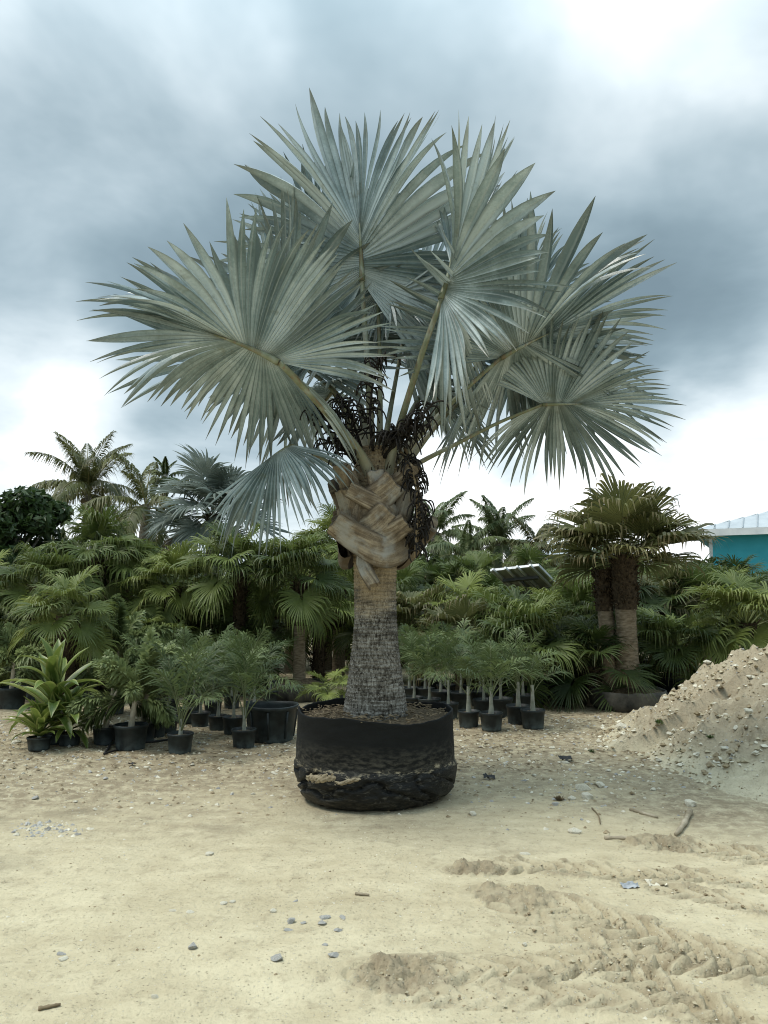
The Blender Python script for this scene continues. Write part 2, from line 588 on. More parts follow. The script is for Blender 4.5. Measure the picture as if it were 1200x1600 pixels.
def boot_mat():
    t = NT('leaf_base')
    oc = t.coord()
    r = t.rand()
    cb = t.n('ShaderNodeCombineXYZ')
    t.l(t.attr('grain'), cb.inputs[0]); t.l(t.attr('along'), cb.inputs[1])
    gv = cb.outputs[0]
    g1 = t.noise(t.mapping(gv, (4, 1.2, 1)), 1.0, 5, 0.65, 0.2)
    g2 = t.noise(t.mapping(gv, (26, 2.5, 1)), 1.0, 4, 0.6)
    n1 = t.noise(oc, 9, 5, 0.6)
    f = t.math('ADD', t.math('MULTIPLY', g1, 0.55), t.math('MULTIPLY', n1, 0.45))
    c = t.ramp(f, [(0.34, (0.070, 0.053, 0.036)), (0.46, (0.175, 0.138, 0.096)), (0.56, (0.31, 0.258, 0.186)), (0.68, (0.44, 0.39, 0.30))])
    c = t.mix(t.rng(g2, 0.60, 0.72, 0, 0.5), c, (0.10, 0.074, 0.047))

    spots = t.rng(t.voronoi(oc, 95), 0.16, 0.30, 1, 0)
    c = t.mix(t.math('MULTIPLY', spots, t.rng(t.noise(oc, 6, 3), .45, .58, 0, .8)), c, (0.045, 0.034, 0.024))
    # silvery bloom left on the skin
    c = t.mix(t.rng(t.noise(oc, 5, 4, .6), 0.50, 0.62, 0, 0.7), c, (0.33, 0.335, 0.315))
    c = t.mix(t.math('MULTIPLY', t.rng(t.attr('along'), 0.34, 0.0), 0.9), c, (0.10, 0.078, 0.052))  # lower ends darkened to paint the shade in gaps between boots
    c = t.mix(t.math('MULTIPLY', t.attr('tip'), 0.75), c, (0.085, 0.064, 0.042))  # inner faces, sides and cut ends coloured darker, as if shaded
    c = t.mix(t.math('MULTIPLY', t.rng(t.math('ADD', t.attr('edge'), t.rng(n1, .3, .7, -.12, .12)), 0.78, 0.98), 0.8), c, (0.06, 0.045, 0.03))  # dark rim painted as shade to set the boots apart
    h = t.math('ADD', t.math('MULTIPLY', g1, .6), t.math('MULTIPLY', g2, .4))
    return t.bsdf(c, 0.78, t.bump(h, 0.28, 0.02), 0.22)


M['boot'] = boot_mat()
M['fibre'] = plain_mat('trunk_fibre', (0.028, 0.020, 0.013), (0.105, 0.078, 0.050), 26, 0.9, 0.9, 0.15)
M['palm_trunk'] = plain_mat('palm_trunk', (0.13, 0.098, 0.062), (0.34, 0.275, 0.195), 12, 0.85, 0.7, 0.2, stretch=(1, 1, 3.5))
M['palm_trunk_grey'] = plain_mat('palm_trunk_grey', (0.10, 0.092, 0.080), (0.35, 0.325, 0.28), 9, 0.85, 0.7, 0.2, stretch=(1, 1, 2.5))
M['cane'] = plain_mat('cane', (0.30, 0.265, 0.19), (0.54, 0.495, 0.39), 14, 0.7, 0.4)
M['stem_grey'] = plain_mat('stem_grey', (0.19, 0.20, 0.16), (0.36, 0.375, 0.32), 12, 0.6, 0.2)
M['stalk'] = plain_mat('flower_stalk', (0.006, 0.005, 0.004), (0.016, 0.013, 0.010), 22, 0.75, 0.3)
M['stalk_tan'] = plain_mat('stalk_tan', (0.13, 0.095, 0.05), (0.26, 0.20, 0.12), 12, 0.8, 0.3)


def pot_mat():
    t = NT('black_plastic')
    oc = t.coord()
    n = t.noise(oc, 7, 4)
    g = t.n('ShaderNodeSeparateXYZ'); t.l(oc, g.inputs[0])
    c = t.ramp(n, [(0.3, (0.010, 0.013, 0.014)), (0.7, (0.032, 0.044, 0.047))])
    dust = t.math('MULTIPLY', t.rng(g.outputs[2], 0.16, 0.0), t.rng(t.noise(oc, 12, 4), 0.40, 0.66))
    c = t.mix(t.math('MULTIPLY', dust, 0.5), c, (0.15, 0.19, 0.185))
    return t.bsdf(c, 0.5, t.bump(t.noise(oc, 30, 3), 0.15, 0.01), 0.35)


M['pot'] = pot_mat()


def bag_mat():
    t = NT('root_bag_fabric')
    oc = t.coord()
    g = t.n('ShaderNodeSeparateXYZ'); t.l(oc, g.inputs[0])
    z = g.outputs[2]
    big = t.noise(t.mapping(oc, (1.6, 1.6, 5)), 1.6, 4, 0.6)
    fine = t.noise(t.mapping(oc, (5, 5, 14)), 3.0, 5, 0.65)
    weave = t.noise(t.mapping(oc, (1, 1, 2.2)), 90, 2)
    c = t.ramp(big, [(0.3, (0.0035, 0.0040, 0.0038)), (0.7, (0.0095, 0.0105, 0.010))])
    # faint pale dust drifting down to the mud line, scuffed plastic below it
    c = t.mix(t.math('MULTIPLY', t.math('MULTIPLY', t.rng(z, 0.50, 0.36), t.rng(z, 0.27, 0.34)), t.rng(fine, 0.42, 0.66, 0, .5)), c, (0.13, 0.12, 0.095))
    scuff = t.math('MULTIPLY', t.rng(z, 0.34, 0.28), t.rng(t.noise(t.mapping(oc, (3, 3, 9)), 4.0, 6, 0.72, 1.2), 0.53, 0.66))
    c = t.mix(t.math('MULTIPLY', scuff, 0.5), c, (0.16, 0.15, 0.125))
    base = t.math('MULTIPLY', t.rng(z, 0.14, 0.0), t.rng(fine, 0.4, 0.62))
    c = t.mix(t.math('MULTIPLY', base, 0.45), c, (0.12, 0.105, 0.075))
    # the mud line
    wav = t.math('ADD', z, t.rng(t.noise(t.mapping(oc, (2.3, 2.3, 0)), 1.5, 3), 0.3, 0.7, 0.035, -0.035))
    line = t.math('MULTIPLY', t.rng(wav, 0.275, 0.288), t.rng(wav, 0.318, 0.300))
    line = t.math('MULTIPLY', line, t.rng(t.noise(t.mapping(oc, (7, 7, 16)), 2.6, 6, 0.75), 0.49, 0.60))
    c = t.mix(t.math('MULTIPLY', line, 0.85), c, (0.38, 0.33, 0.23))
    h = t.math('ADD', t.math('MULTIPLY', fine, t.rng(z, 0.34, 0.26, 0.25, 1.0)), t.math('MULTIPLY', weave, 0.12))
    return t.bsdf(c, t.rng(z, 0.36, 0.28, 0.8, 0.5), t.bump(h, 0.55, 0.03), 0.22)


M['bag'] = bag_mat()
M['bag_grey'] = plain_mat('worn_bag', (0.018, 0.019, 0.018), (0.13, 0.122, 0.102), 4.5, 0.75, 0.5, 0.25, det=6, bscale=12)
M['mud'] = plain_mat('dried_mud', (0.20, 0.16, 0.105), (0.44, 0.375, 0.26), 16, 0.95, 0.6, 0.1)
M['soil'] = plain_mat('soil', (0.055, 0.042, 0.028), (0.20, 0.155, 0.10), 30, 0.95, 1.0, 0.1)
M['stone_pale'] = plain_mat('stone_pale', (0.46, 0.425, 0.33), (0.74, 0.70, 0.58), 11, 0.9, 0.5, 0.15)
M['stone_grey'] = plain_mat('stone_grey', (0.22, 0.215, 0.20), (0.52, 0.51, 0.475), 11, 0.9, 0.5, 0.15)
M['sandstone'] = plain_mat('sandstone', (0.36, 0.31, 0.21), (0.52, 0.47, 0.34), 14, 0.95, 0.4, 0.1)
M['clod'] = plain_mat('clod', (0.20, 0.155, 0.095), (0.38, 0.31, 0.20), 14, 0.95, 0.8, 0.1)
M['wood'] = plain_mat('weathered_wood', (0.22, 0.18, 0.12), (0.46, 0.40, 0.30), 9, 0.9, 0.5, 0.15, stretch=(1, 1, 1))
M['litter'] = plain_mat('dry_litter', (0.10, 0.075, 0.045), (0.30, 0.235, 0.15), 9, 0.9, 0.3, 0.15)
M['turquoise'] = plain_mat('turquoise_paint', (0.055, 0.38, 0.47), (0.07, 0.44, 0.54), 3, 0.75, 0.15, 0.2)
M['white'] = plain_mat('white_paint', (0.62, 0.64, 0.65), (0.78, 0.79, 0.79), 4, 0.6, 0.1, 0.3)
M['roof_metal'] = plain_mat('roof_metal', (0.36, 0.40, 0.43), (0.46, 0.50, 0.53), 2.5, 0.45, 0.05, 0.5)
M['trim_grey'] = plain_mat('trim_grey', (0.33, 0.33, 0.31), (0.46, 0.46, 0.44), 6, 0.7, 0.1, 0.3)
M['alu'] = plain_mat('aluminium', (0.50, 0.52, 0.53), (0.66, 0.68, 0.69), 8, 0.4, 0.0, 0.5, metal=0.4)
M['panel_back'] = plain_mat('panel_back', (0.27, 0.265, 0.24), (0.40, 0.39, 0.355), 5, 0.6, 0.1, 0.3)
M['panel_glass'] = plain_mat('panel_glass', (0.01, 0.014, 0.03), (0.02, 0.028, 0.055), 5, 0.15, 0.0, 0.6)
M['steel_dark'] = plain_mat('steel_dark', (0.045, 0.045, 0.043), (0.10, 0.10, 0.095), 9, 0.6, 0.1, 0.4)
M['rubber'] = plain_mat('hose_rubber', (0.010, 0.010, 0.010), (0.03, 0.03, 0.03), 9, 0.6, 0.1, 0.3)
M['glass_dark'] = plain_mat('window_glass', (0.02, 0.03, 0.035), (0.05, 0.065, 0.07), 2, 0.1, 0, 0.5)
M['litter_blue'] = plain_mat('plastic_scrap', (0.22, 0.24, 0.26), (0.46, 0.48, 0.50), 9, 0.5, 0.2, 0.4)


def sand_mat(name, lo, hi, brown, tracked=True):
    t = NT(name)
    oc = t.coord()
    g = t.n('ShaderNodeSeparateXYZ'); t.l(oc, g.inputs[0])
    n1 = t.noise(oc, 0.55, 5, 0.55, 0.3)
    n2 = t.noise(t.mapping(oc, (1, 2.0, 1)), 2.8, 5, 0.65)
    n3 = t.noise(oc, 38, 4, 0.7)
    n4 = t.noise(oc, 9, 5, 0.7)
    f = t.math('ADD', t.math('MULTIPLY', n1, 0.55), t.math('MULTIPLY', n2, 0.45))
    c = t.ramp(f, [(0.34, lo), (0.60, hi)])
    # trodden, darker gravelly soil towards the plants
    far = t.math('ADD', g.outputs[1], t.rng(n1, 0.3, 0.7, -1.4, 1.4))
    if tracked:
        k = t.math('MULTIPLY', t.rng(far, 5.2, 6.9, 0, 0.95), t.rng(n4, 0.28, 0.56))
        c = t.mix(k, c, brown)
        c = t.mix(t.math('MULTIPLY', t.attr('tip'), t.rng(n4, 0.25, 0.65, .45, 1.0)), c, brown)
        # a damp brown stain running along the front of the rows
        st = t.math('MULTIPLY', t.rng(t.noise(t.mapping(oc, (0.5, 1.3, 1)), 1.3, 4, 0.6), 0.56, 0.68), t.rng(far, 5.0, 6.4))
        c = t.mix(t.math('MULTIPLY', st, 0.6), c, tuple(x * 0.62 for x in brown))
    if not tracked:      # thins out into the sand at its foot
        c = t.mix(t.attr('tip'), c, t.ramp(f, [(0.34, (0.395, 0.342, 0.232)), (0.60, (0.560, 0.508, 0.368))]))
    c = t.mix(t.rng(n4, 0.54, 0.70, 0, 0.48), c, brown)
    c = t.mix(t.rng(n3, 0.56, 0.74, 0, 0.35), c, brown)
    # fine grit: pale and dark specks
    v = t.voronoi(oc, 75)
    vc = t.voronoi(oc, 75, out='Color')
    vs = t.n('ShaderNodeSeparateColor'); t.l(vc, vs.inputs[0])
    speck = t.math('MULTIPLY', t.rng(v, 0.34, 0.26), t.rng(vs.outputs[0], 0.82, 0.84))
    c = t.mix(t.math('MULTIPLY', speck, 0.5), c, (0.62, 0.58, 0.46))
    speck2 = t.math('MULTIPLY', t.rng(v, 0.34, 0.26), t.rng(vs.outputs[1], 0.90, 0.92))
    c = t.mix(t.math('MULTIPLY', speck2, 0.45), c, (0.19, 0.16, 0.115))
    h = t.math('ADD', t.math('MULTIPLY', n4, 0.8), t.math('MULTIPLY', n3, 0.4))
    h = t.math('ADD', h, t.math('MULTIPLY', t.math('ADD', speck, speck2), 0.35))
    return t.bsdf(c, 0.95, t.bump(h, 0.9, 0.03), 0.1)


M['sand'] = sand_mat('sand', (0.400, 0.340, 0.222), (0.575, 0.512, 0.355), (0.250, 0.204, 0.136))
M['mound'] = sand_mat('mound_soil', (0.270, 0.222, 0.150), (0.405, 0.348, 0.248), (0.180, 0.144, 0.096), False)

# ------------------------------------------------------------------ ground
TRK = []


def track(pts, hw, lug=0.125, depth=0.040, head=True, lean=0.9):
    p = smooth_path([G(*q)[:2] for q in pts], 60)
    TRK.append((p, hw, lug, depth, head, lean))


track([(720, 1361), (820, 1357), (950, 1366), (1080, 1372), (1260, 1395)], 0.11)
track([(775, 1405), (880, 1425), (1000, 1465), (1110, 1490), (1280, 1525)], 0.15)
track([(775, 1412), (850, 1455), (930, 1480), (1010, 1510)], 0.10, head=False, depth=0.025)
track([(590, 1530), (700, 1522), (850, 1510), (1000, 1500), (1150, 1515), (1290, 1540)], 0.13)
track([(650, 1560), (800, 1560), (960, 1560), (1100, 1590), (1200, 1640)], 0.10, head=False, depth=0.022)
track([(900, 1500), (1000, 1530), (1080, 1565), (1180, 1610)], 0.11, head=False)
track([(1010, 1318), (1080, 1322), (1150, 1335), (1260, 1352)], 0.16)
track([(1040, 1395), (1120, 1410), (1260, 1445)], 0.10, head=False, depth=0.022)


def ground_h(x, y, want_track=False):
    x = np.asarray(x, float); y = np.asarray(y, float)
    h = (fbm(x * 0.5, y * 0.5, 3, 3) - 0.5) * 0.07 + (fbm(x * 2.2, y * 2.2, 11, 4) - 0.5) * 0.035
    rough = 0.35 + 0.65 * sstep(5.2, 7.0, y + 1.2 * (fbm(x * 0.6, y * 0.6, 5, 2) - 0.5))
    h += (fbm(x * 9, y * 9, 21, 4, 0.6) - 0.5) * 0.022 * rough
    h += np.clip(fbm(x * 20, y * 20, 31, 3) - 0.6, 0, 1) * 0.05 * rough
    near = np.exp(-((x + 0.05) ** 2 + (y - 6.42) ** 2) / 1.4)
    h *= 1 - 0.6 * near
    tm = np.zeros_like(h)
    if want_track:
        sel = np.nonzero((y < 6.6) & (x > -0.8) & (x < 4.5))[0]
        xs, ys = x[sel], y[sel]
        add = np.zeros(len(sel)); tmk = np.zeros(len(sel))
        wx = xs + (fbm(xs * 9, ys * 9, 71, 3) - 0.5) * 0.03
        wy = ys + (fbm(xs * 9, ys * 9, 77, 3) - 0.5) * 0.03
        cl = fbm(xs * 16, ys * 16, 81, 3, 0.6)
        blot = fbm(xs * 2.4, ys * 2.4, 91, 3)
        # broken plates of crust: stepped heights with steep edges
        pl = fbm(xs * 17 + cl * .8, ys * 17 + cl * .8, 83, 2)
        plate = np.floor(pl * 6 + .35 * cl) / 6 + .15 * (cl - .5)
        for (p, hw, lug, depth, head, lean) in TRK:
            seg = p[1:] - p[:-1]; sl = np.linalg.norm(seg, axis=1); cum = np.concatenate([[0], np.cumsum(sl)])
            bd = np.full(len(sel), 9.0); bs = np.zeros(len(sel))
            for k in range(len(seg)):
                dx = wx - p[k, 0]; dy = wy - p[k, 1]
                tt = (dx * seg[k, 0] + dy * seg[k, 1]) / (sl[k] ** 2)
                tcl = np.clip(tt, 0 if k else -1.0, 1)
                ex = dx - tcl * seg[k, 0]; ey = dy - tcl * seg[k, 1]
                dd = np.hypot(ex, ey); sg = np.sign(seg[k, 0] * ey - seg[k, 1] * ex)
                m = dd < np.abs(bd)
                bd = np.where(m, dd * sg, bd); bs = np.where(m, cum[k] + tcl * sl[k], bs)
            a = np.abs(bd)
            inside = sstep(hw * 1.05, hw * 0.88, a)
            fade = sstep(-0.06, 0.03, bs) * (0.55 + 0.45 * sstep(0.30, 0.50, blot))
            # tread: curved lugs press hollows with a steep front wall, offset from side to side
            ph = (bs + a * lean * .5 + a * a / hw * lean * .7) / lug + np.where(bd > 0, 0.5, 0.0) + .3 * (blot - .5)
            fr = ph - np.floor(ph)
            lugp = sstep(0.0, 0.14, fr) * (1 - sstep(0.18, 1.0, fr))
            pat = -depth * lugp * 1.25 + depth * 0.45 + (cl - .5) * .008 + (plate - .5) * .008
            edge_n = sstep(0.40, 0.58, fbm(xs * 5, ys * 5, 87, 3) + .15 * (cl - .5))
            berm = np.exp(-((a - hw * 1.06) / (0.20 * hw)) ** 2) * (0.2 + plate) * 0.034 * edge_n
            hd = 0
            hz_ = 0
            if head:
                hr = np.hypot((wx - p[0, 0] - hw * .7) * .75, (wy - p[0, 1]))
                hz_ = sstep(hw * 1.25, hw * 1.0, hr) * sstep(0.42, 0.18, bs)
                # a crust broken into plates, each lifted at its edge
                hd = hz_ * (0.010 + (plate - 0.42) * 0.09 + .03 * (cl - .5) - 0.02 * np.exp(-(np.abs(pl * 6 % 1 - .5) / .12) ** 2))
            add = np.where(np.abs(inside * fade) > 0.02, np.minimum(add, 0.01), add) if np.ndim(add) else add
            add += (inside * pat * (1 - hz_) + berm * (1 - hz_)) * fade + hd
            tmk = np.maximum(tmk, np.clip((inside * (0.25 + .6 * lugp) + (berm > .012) * .6) * fade * (0.6 + 0.7 * cl) + hz_ * (.25 + .6 * cl), 0, 1))
        h[sel] += add
        tm[sel] = tmk * 0.95
    return (h, tm) if want_track else h


def grade(a, b, s0, s1):
    out = [a]
    L = abs(b - a); sgn = 1 if b > a else -1
    while abs(out[-1] - a) < L:
        f = abs(out[-1] - a) / L
        out.append(out[-1] + sgn * (s0 + (s1 - s0) * f ** 1.0))
    return out


xs_ = np.array(sorted(set(np.round(np.concatenate([
    np.arange(-1.0, 3.6, 0.0135), np.arange(-4.2, -1.0, 0.024), np.arange(3.6, 5.0, 0.03),
    -4.2 - np.geomspace(0.04, 900, 60), 5.0 + np.geomspace(0.04, 900, 60)]), 4))))
ys_ = np.array(sorted(set(np.round(np.concatenate([
    np.arange(2.6, 5.4, 0.0125), np.arange(5.4, 7.5, 0.022), np.arange(7.5, 13, 0.045), 13 + np.geomspace(0.06, 1500, 70),
    2.6 - np.geomspace(0.03, 300, 30)]), 4))))
GX, GY = np.meshgrid(xs_, ys_)
gh, gt = ground_h(GX.ravel(), GY.ravel(), True)
far_ = np.hypot(GX.ravel(), GY.ravel())
gh = gh * sstep(80, 30, far_)
nx_, ny_ = len(xs_), len(ys_)
i = np.arange(ny_ - 1)[:, None]; j = np.arange(nx_ - 1)[None, :]
Q = np.stack([i * nx_ + j, i * nx_ + j + 1, (i + 1) * nx_ + j + 1, (i + 1) * nx_ + j], -1).reshape(-1, 4)
link('ground', make_mesh('ground', np.stack([GX.ravel(), GY.ravel(), gh], -1), [Q], M['sand'], {'tip': gt}), kind='structure')


def mound_h(x, y):
    dx, dy = (x - 5.35), (y - 8.05)
    ang = np.arctan2(dy, dx)
    r = np.sqrt((dx / 3.0) ** 2 + (dy / 3.5) ** 2) * (1 + 0.16 * (fbm(ang * 2.2 + 5, ang * 0 + 2, 41, 3) - 0.5))
    h = 1.95 * np.clip(1 - r, -0.2, 1)
    h = np.where(h > 0, h - 0.12 * (1 - np.exp(-h * 4)), h)
    gully = (fbm(x * 1.6 + 3, y * 1.6, 43, 3) - 0.5) * 0.30 * sstep(0, .35, h)
    clods = (fbm(x * 4.5, y * 4.5, 51, 4, 0.6) - 0.5) * 0.20 + np.clip(fbm(x * 11, y * 11, 55, 3, .6) - 0.52, 0, 1) * 0.34
    return h + (gully + clods) * sstep(-0.05, 0.25, h) - 0.03


mx_, my_ = np.arange(2.0, 8.7, 0.028), np.arange(4.3, 11.8, 0.032)
X, Y = np.meshgrid(mx_, my_)
mh = mound_h(X.ravel(), Y.ravel())
i = np.arange(len(my_) - 1)[:, None]; j = np.arange(len(mx_) - 1)[None, :]; n_ = len(mx_)
Q = np.stack([i * n_ + j, i * n_ + j + 1, (i + 1) * n_ + j + 1, (i + 1) * n_ + j], -1).reshape(-1, 4)
keep = (mh[Q].max(1) > -0.16)
used = np.unique(Q[keep]); remap = np.zeros(len(mh), int); remap[used] = np.arange(len(used))
link('dirt_mound', make_mesh('dirt_mound', np.stack([X.ravel(), Y.ravel(), mh], -1)[used], [remap[Q[keep]]], M['mound'], {'tip': sstep(.30, .0, mh[used] + .25 * (fbm(X.ravel()[used] * 3, Y.ravel()[used] * 3, 7, 3) - .5))}), kind='structure')


def surf(x, y):
    g = float(ground_h(np.array([x]), np.array([y]))[0])
    m = float(mound_h(np.array([x]), np.array([y]))[0])
    return max(g, m) if (2.0 < x < 8.7 and 4.3 < y < 11.8) else g


# ------------------------------------------------------------------ leaves
def fan_blade(mb, R, nseg, thm, fold, costa, arch, split, pleat, frame, seed, wave=0.0, droop=0.12, gdroop=0.2, gvec=(0, 0, -1), m=0, rows=None, bifid=0.0, ph=0.0, hang=0.0, ragged=0.05, bundle=0.0, snapf=0.0, lobe=0.0, lobe_at=0.8):
    """a costapalmate blade: pleated fan of segments fused to 'split', free and tapering beyond.
    frame: (H, s, c, n) origin, side, costa direction, upper-face normal"""
    H, S, C, N = [np.asarray(v, float) for v in frame]
    r_ = np.random.default_rng(seed)
    rows = np.asarray(rows if rows is not None else [0.0, .12, .26, .40, .52, .64, .75, .84, .91, .96, 1.0])
    k = len(rows)
    dth = 2 * thm / nseg
    bt = -thm + dth * np.arange(nseg + 1)
    bsplit = np.clip(split + r_.normal(0, 0.05, nseg + 1), 0.2, 0.85)
    gv = np.asarray(gvec, float)

    def dirs(th):
        u = np.abs(th) / thm
        y0 = costa * (1 - u) ** 1.4
        z0 = -arch * y0 * y0 / R
        al = -2 * arch * y0 / R
        wv = wave * (np.sin(3.1 * th + ph) + .6 * np.sin(6.7 * th + 2.3 * ph + seed))
        # the crease that parts the middle lobe from the side lobes
        wv = wv - lobe * np.exp(-((np.abs(th + .12) - lobe_at) / .26) ** 2) + .35 * lobe * np.exp(-(th / .35) ** 2)
        ca, sa = np.cos(al), np.sin(al)
        x = np.sin(th) * math.cos(fold); y = np.cos(th); z = np.abs(np.sin(th)) * math.sin(fold) + wv
        d = x[:, None] * S + (y * ca)[:, None] * C + (z + y * sa)[:, None] * N
        d /= np.linalg.norm(d, axis=1)[:, None]
        b = H + y0[:, None] * C + z0[:, None] * N
        return b, d

    ct = (bt[1:] + bt[:-1]) / 2
    bB, dB = dirs(bt)
    bC, dC = dirs(ct)
    e = dB[1:] - dB[:-1]
    e /= np.linalg.norm(e, axis=1)[:, None] + 1e-9
    nn = np.cross(e, dC)
    sgn = np.sign((nn * N).sum(1)); sgn[sgn == 0] = 1
    nn *= sgn[:, None]
    u = np.abs(ct) / thm
    L = R * (1 - 0.28 * u ** 2.2) - costa * 0.55 * (1 - u) ** 1.4
    L = L * (1 + r_.normal(0, ragged, nseg))
    dr = droop * (1 + r_.normal(0, 0.5, nseg))
    gd = gdroop * np.clip(1 + r_.normal(0, 0.45, nseg), 0.1, 3)
    twist = r_.normal(0, 0.10 + 1.6 * bundle, nseg)
    hamt = np.clip(r_.normal(0.8, 0.3, nseg), 0, 1)[:, None]
    # bundles of neighbouring segments that lean together, and a few snapped tips
    ge = np.zeros(nseg); gn = np.zeros(nseg); q = 0
    while q < nseg:
        m_ = r_.integers(2, 7); ge[q:q + m_] = r_.normal(0, bundle * .5); gn[q:q + m_] = r_.normal(0, bundle); q += m_
    snap = np.where(r_.random(nseg) < snapf, r_.uniform(.25, .6, nseg), 0)
    V = np.zeros((nseg, k, 3, 3))
    for q, t in enumerate(rows):
        r = (L * t)[:, None]
        base_c = bC + dC * r
        for side, (bi, off) in enumerate(((0, slice(0, nseg)), (2, slice(1, nseg + 1)))):
            bb, dd, sp = bB[off], dB[off], bsplit[off]
            fused = bb + dd * r
            w_sp = np.linalg.norm(bb + dd * (L * sp)[:, None] - (bC + dC * (L * sp)[:, None]), axis=1)
            tt = np.clip((t - sp) / (1 - sp), 0, 1)
            hwid = w_sp * (1 + 0.10 * np.sin(np.pi * tt)) * (1 - tt ** 2.1) ** 0.95
            sgnw = -1 if side == 0 else 1
            free = base_c + e * (sgnw * hwid)[:, None] + nn * (hwid * twist * tt * 2)[:, None]
            V[:, q, bi] = np.where((t <= sp)[:, None], fused, free)
        hw_now = np.linalg.norm(V[:, q, 2] - V[:, q, 0], axis=1) / 2
        V[:, q, 1] = base_c + nn * (pleat * hw_now)[:, None]
        bend = -nn * (dr * R * t ** 2.6)[:, None]
        fr = np.clip((t - split * 0.75) / (1 - split * 0.75), 0, 1)
        bend = bend + gv * (gd * R * fr ** 2)[:, None]
        bend = bend + (e * ge[:, None] + nn * gn[:, None]) * (L * max(0, t - .25) ** 1.3)[:, None]
        bend = bend + (gv - dC * .4) * (snap * L * max(0, t - .72) * 2.2)[:, None]
        if hang:
            # soft tips fold over and hang straight down
            f2 = np.clip((t - hang) / (1 - hang), 0, 1)
            drop = (L * np.clip(t - hang, 0, 1))[:, None]
            amt = hamt * (f2 ** 0.6)
            bend = bend + amt * (gv * drop - dC * drop * 0.75)
        V[:, q] += bend[:, None, :]
    V[:, -1, 0] = V[:, -1, 1] - e * 0.001; V[:, -1, 2] = V[:, -1, 1] + e * 0.001
    A = np.broadcast_to(rows[None, :, None], (nseg, k, 3))
    idx = np.arange(nseg * k * 3).reshape(nseg, k, 3)
    Q = np.concatenate([np.stack([idx[:, :-1, a], idx[:, :-1, a + 1], idx[:, 1:, a + 1], idx[:, 1:, a]], -1).reshape(-1, 4) for a in (0, 1)])
    mb.add(V.reshape(-1, 3), Q, a=A.ravel(), m=m)


def frame_of(H, T, nh):
    H = np.asarray(H, float); c = np.asarray(T, float) - H
    L = np.linalg.norm(c); c /= L
    n = np.asarray(nh, float); n = n - c * np.dot(n, c); n /= np.linalg.norm(n)
    s = np.cross(c, n)
    return (H, s, c, n), L


# ------------------------------------------------------------------ the big silver palm
YC = 6.42
AX = P(589, 1100, YC)[0]
BASE = np.array([AX - 0.012, YC, 0.0])
palm = link('bismarck_palm', None, loc=tuple(BASE), label='tall silver blue fan palm with woven leaf bases, standing in a black root bag', cat='palm tree')


def part(name, me, parent=palm, **k):
    o = link(name, me, parent, **k)
    return o


def rel(mb, off=BASE):
    for q in range(len(mb.V)):
        mb.V[q] = mb.V[q] - off
    return mb


# root bag
BR = 0.665
bag_prof = []
mb = MB()
nA = 160
zs = np.concatenate([np.linspace(0.0, 0.76, 60)])
pz = np.array([0.0, 0.03, 0.10, 0.22, 0.30, 0.34, 0.45, 0.60, 0.70, 0.76])
pr = np.array([0.545, 0.60, 0.655, 0.682, 0.680, 0.663, 0.662, 0.652, 0.648, 0.650]) * 0.955
th = np.linspace(0, 2 * math.pi, nA, endpoint=False)
Zg, Tg = np.meshgrid(zs, th, indexing='ij')
Rg = np.interp(Zg, pz, pr)
cx, sx = np.cos(Tg), np.sin(Tg)
low = sstep(0.36, 0.26, Zg)
Rg = Rg + (fbm(cx * 3 + 4, sx * 3 + Zg * 9, 61, 4) - 0.5) * (0.012 + 0.035 * low)
fold_ = np.abs(fbm(cx * 2.2 + Zg * 1.5, sx * 2.2 + Zg * 7, 63, 3) - 0.5)
Rg = Rg - 0.05 * low * np.exp(-(fold_ / 0.03) ** 2)
Rg += 0.012 * np.sin(Tg * 2 + 1)
# the mouth: cut uneven, sagging in front, with a standing ear at the left
rimz = 0.675 + 0.018 * np.sin(3 * th + 0.8) + 0.022 * (fbm(np.cos(th) * 3, np.sin(th) * 3, 67, 3) - 0.5) * 2 - 0.03 * np.exp(-((np.angle(np.exp(1j * (th + 1.3)))) / 0.7) ** 2) + 0.05 * np.exp(-((np.angle(np.exp(1j * (th - 3.30)))) / 0.22) ** 2)
Zg = Zg * (rimz / 0.76)[None, :]
Vb = np.stack([Rg * cx, Rg * sx, Zg], -1)
inner = Vb[::-1][:16].copy(); inner[:, :, :2] *= 0.975
Vall = np.concatenate([Vb, inner])
kk = len(Vall)
i = np.arange(kk - 1)[:, None]; j = np.arange(nA)[None, :]
Q = np.stack([i * nA + j, i * nA + (j + 1) % nA, (i + 1) * nA + (j + 1) % nA, (i + 1) * nA + j], -1).reshape(-1, 4)
mb.add(Vall.reshape(-1, 3), Q)
bot = np.concatenate([[[0, 0, 0.004]], Vb[0]])
mb.add(bot, None, [[0, 1 + (q + 1) % nA, 1 + q] for q in range(nA)])
bag = part('root_bag', mb.mesh('root_bag', M['bag']))
# soil in the bag
rr = np.linspace(0, 0.61, 30); tt = np.linspace(0, 2 * math.pi, 90, endpoint=False)
Rr, Tt = np.meshgrid(rr, tt, indexing='ij')
Zs = 0.640 - 0.02 * (Rr / 0.64) ** 2 + (fbm(Rr * np.cos(Tt) * 9, Rr * np.sin(Tt) * 9, 5, 4, .6) - 0.5) * 0.06
mb = MB()
i = np.arange(29)[:, None]; j = np.arange(90)[None, :]
mb.add(np.stack([Rr * np.cos(Tt), Rr * np.sin(Tt), Zs], -1).reshape(-1, 3), np.stack([i * 90 + j, (i + 1) * 90 + j, (i + 1) * 90 + (j + 1) % 90, i * 90 + (j + 1) % 90], -1).reshape(-1, 4))
soil = part('soil', mb.mesh('soil', M['soil']))
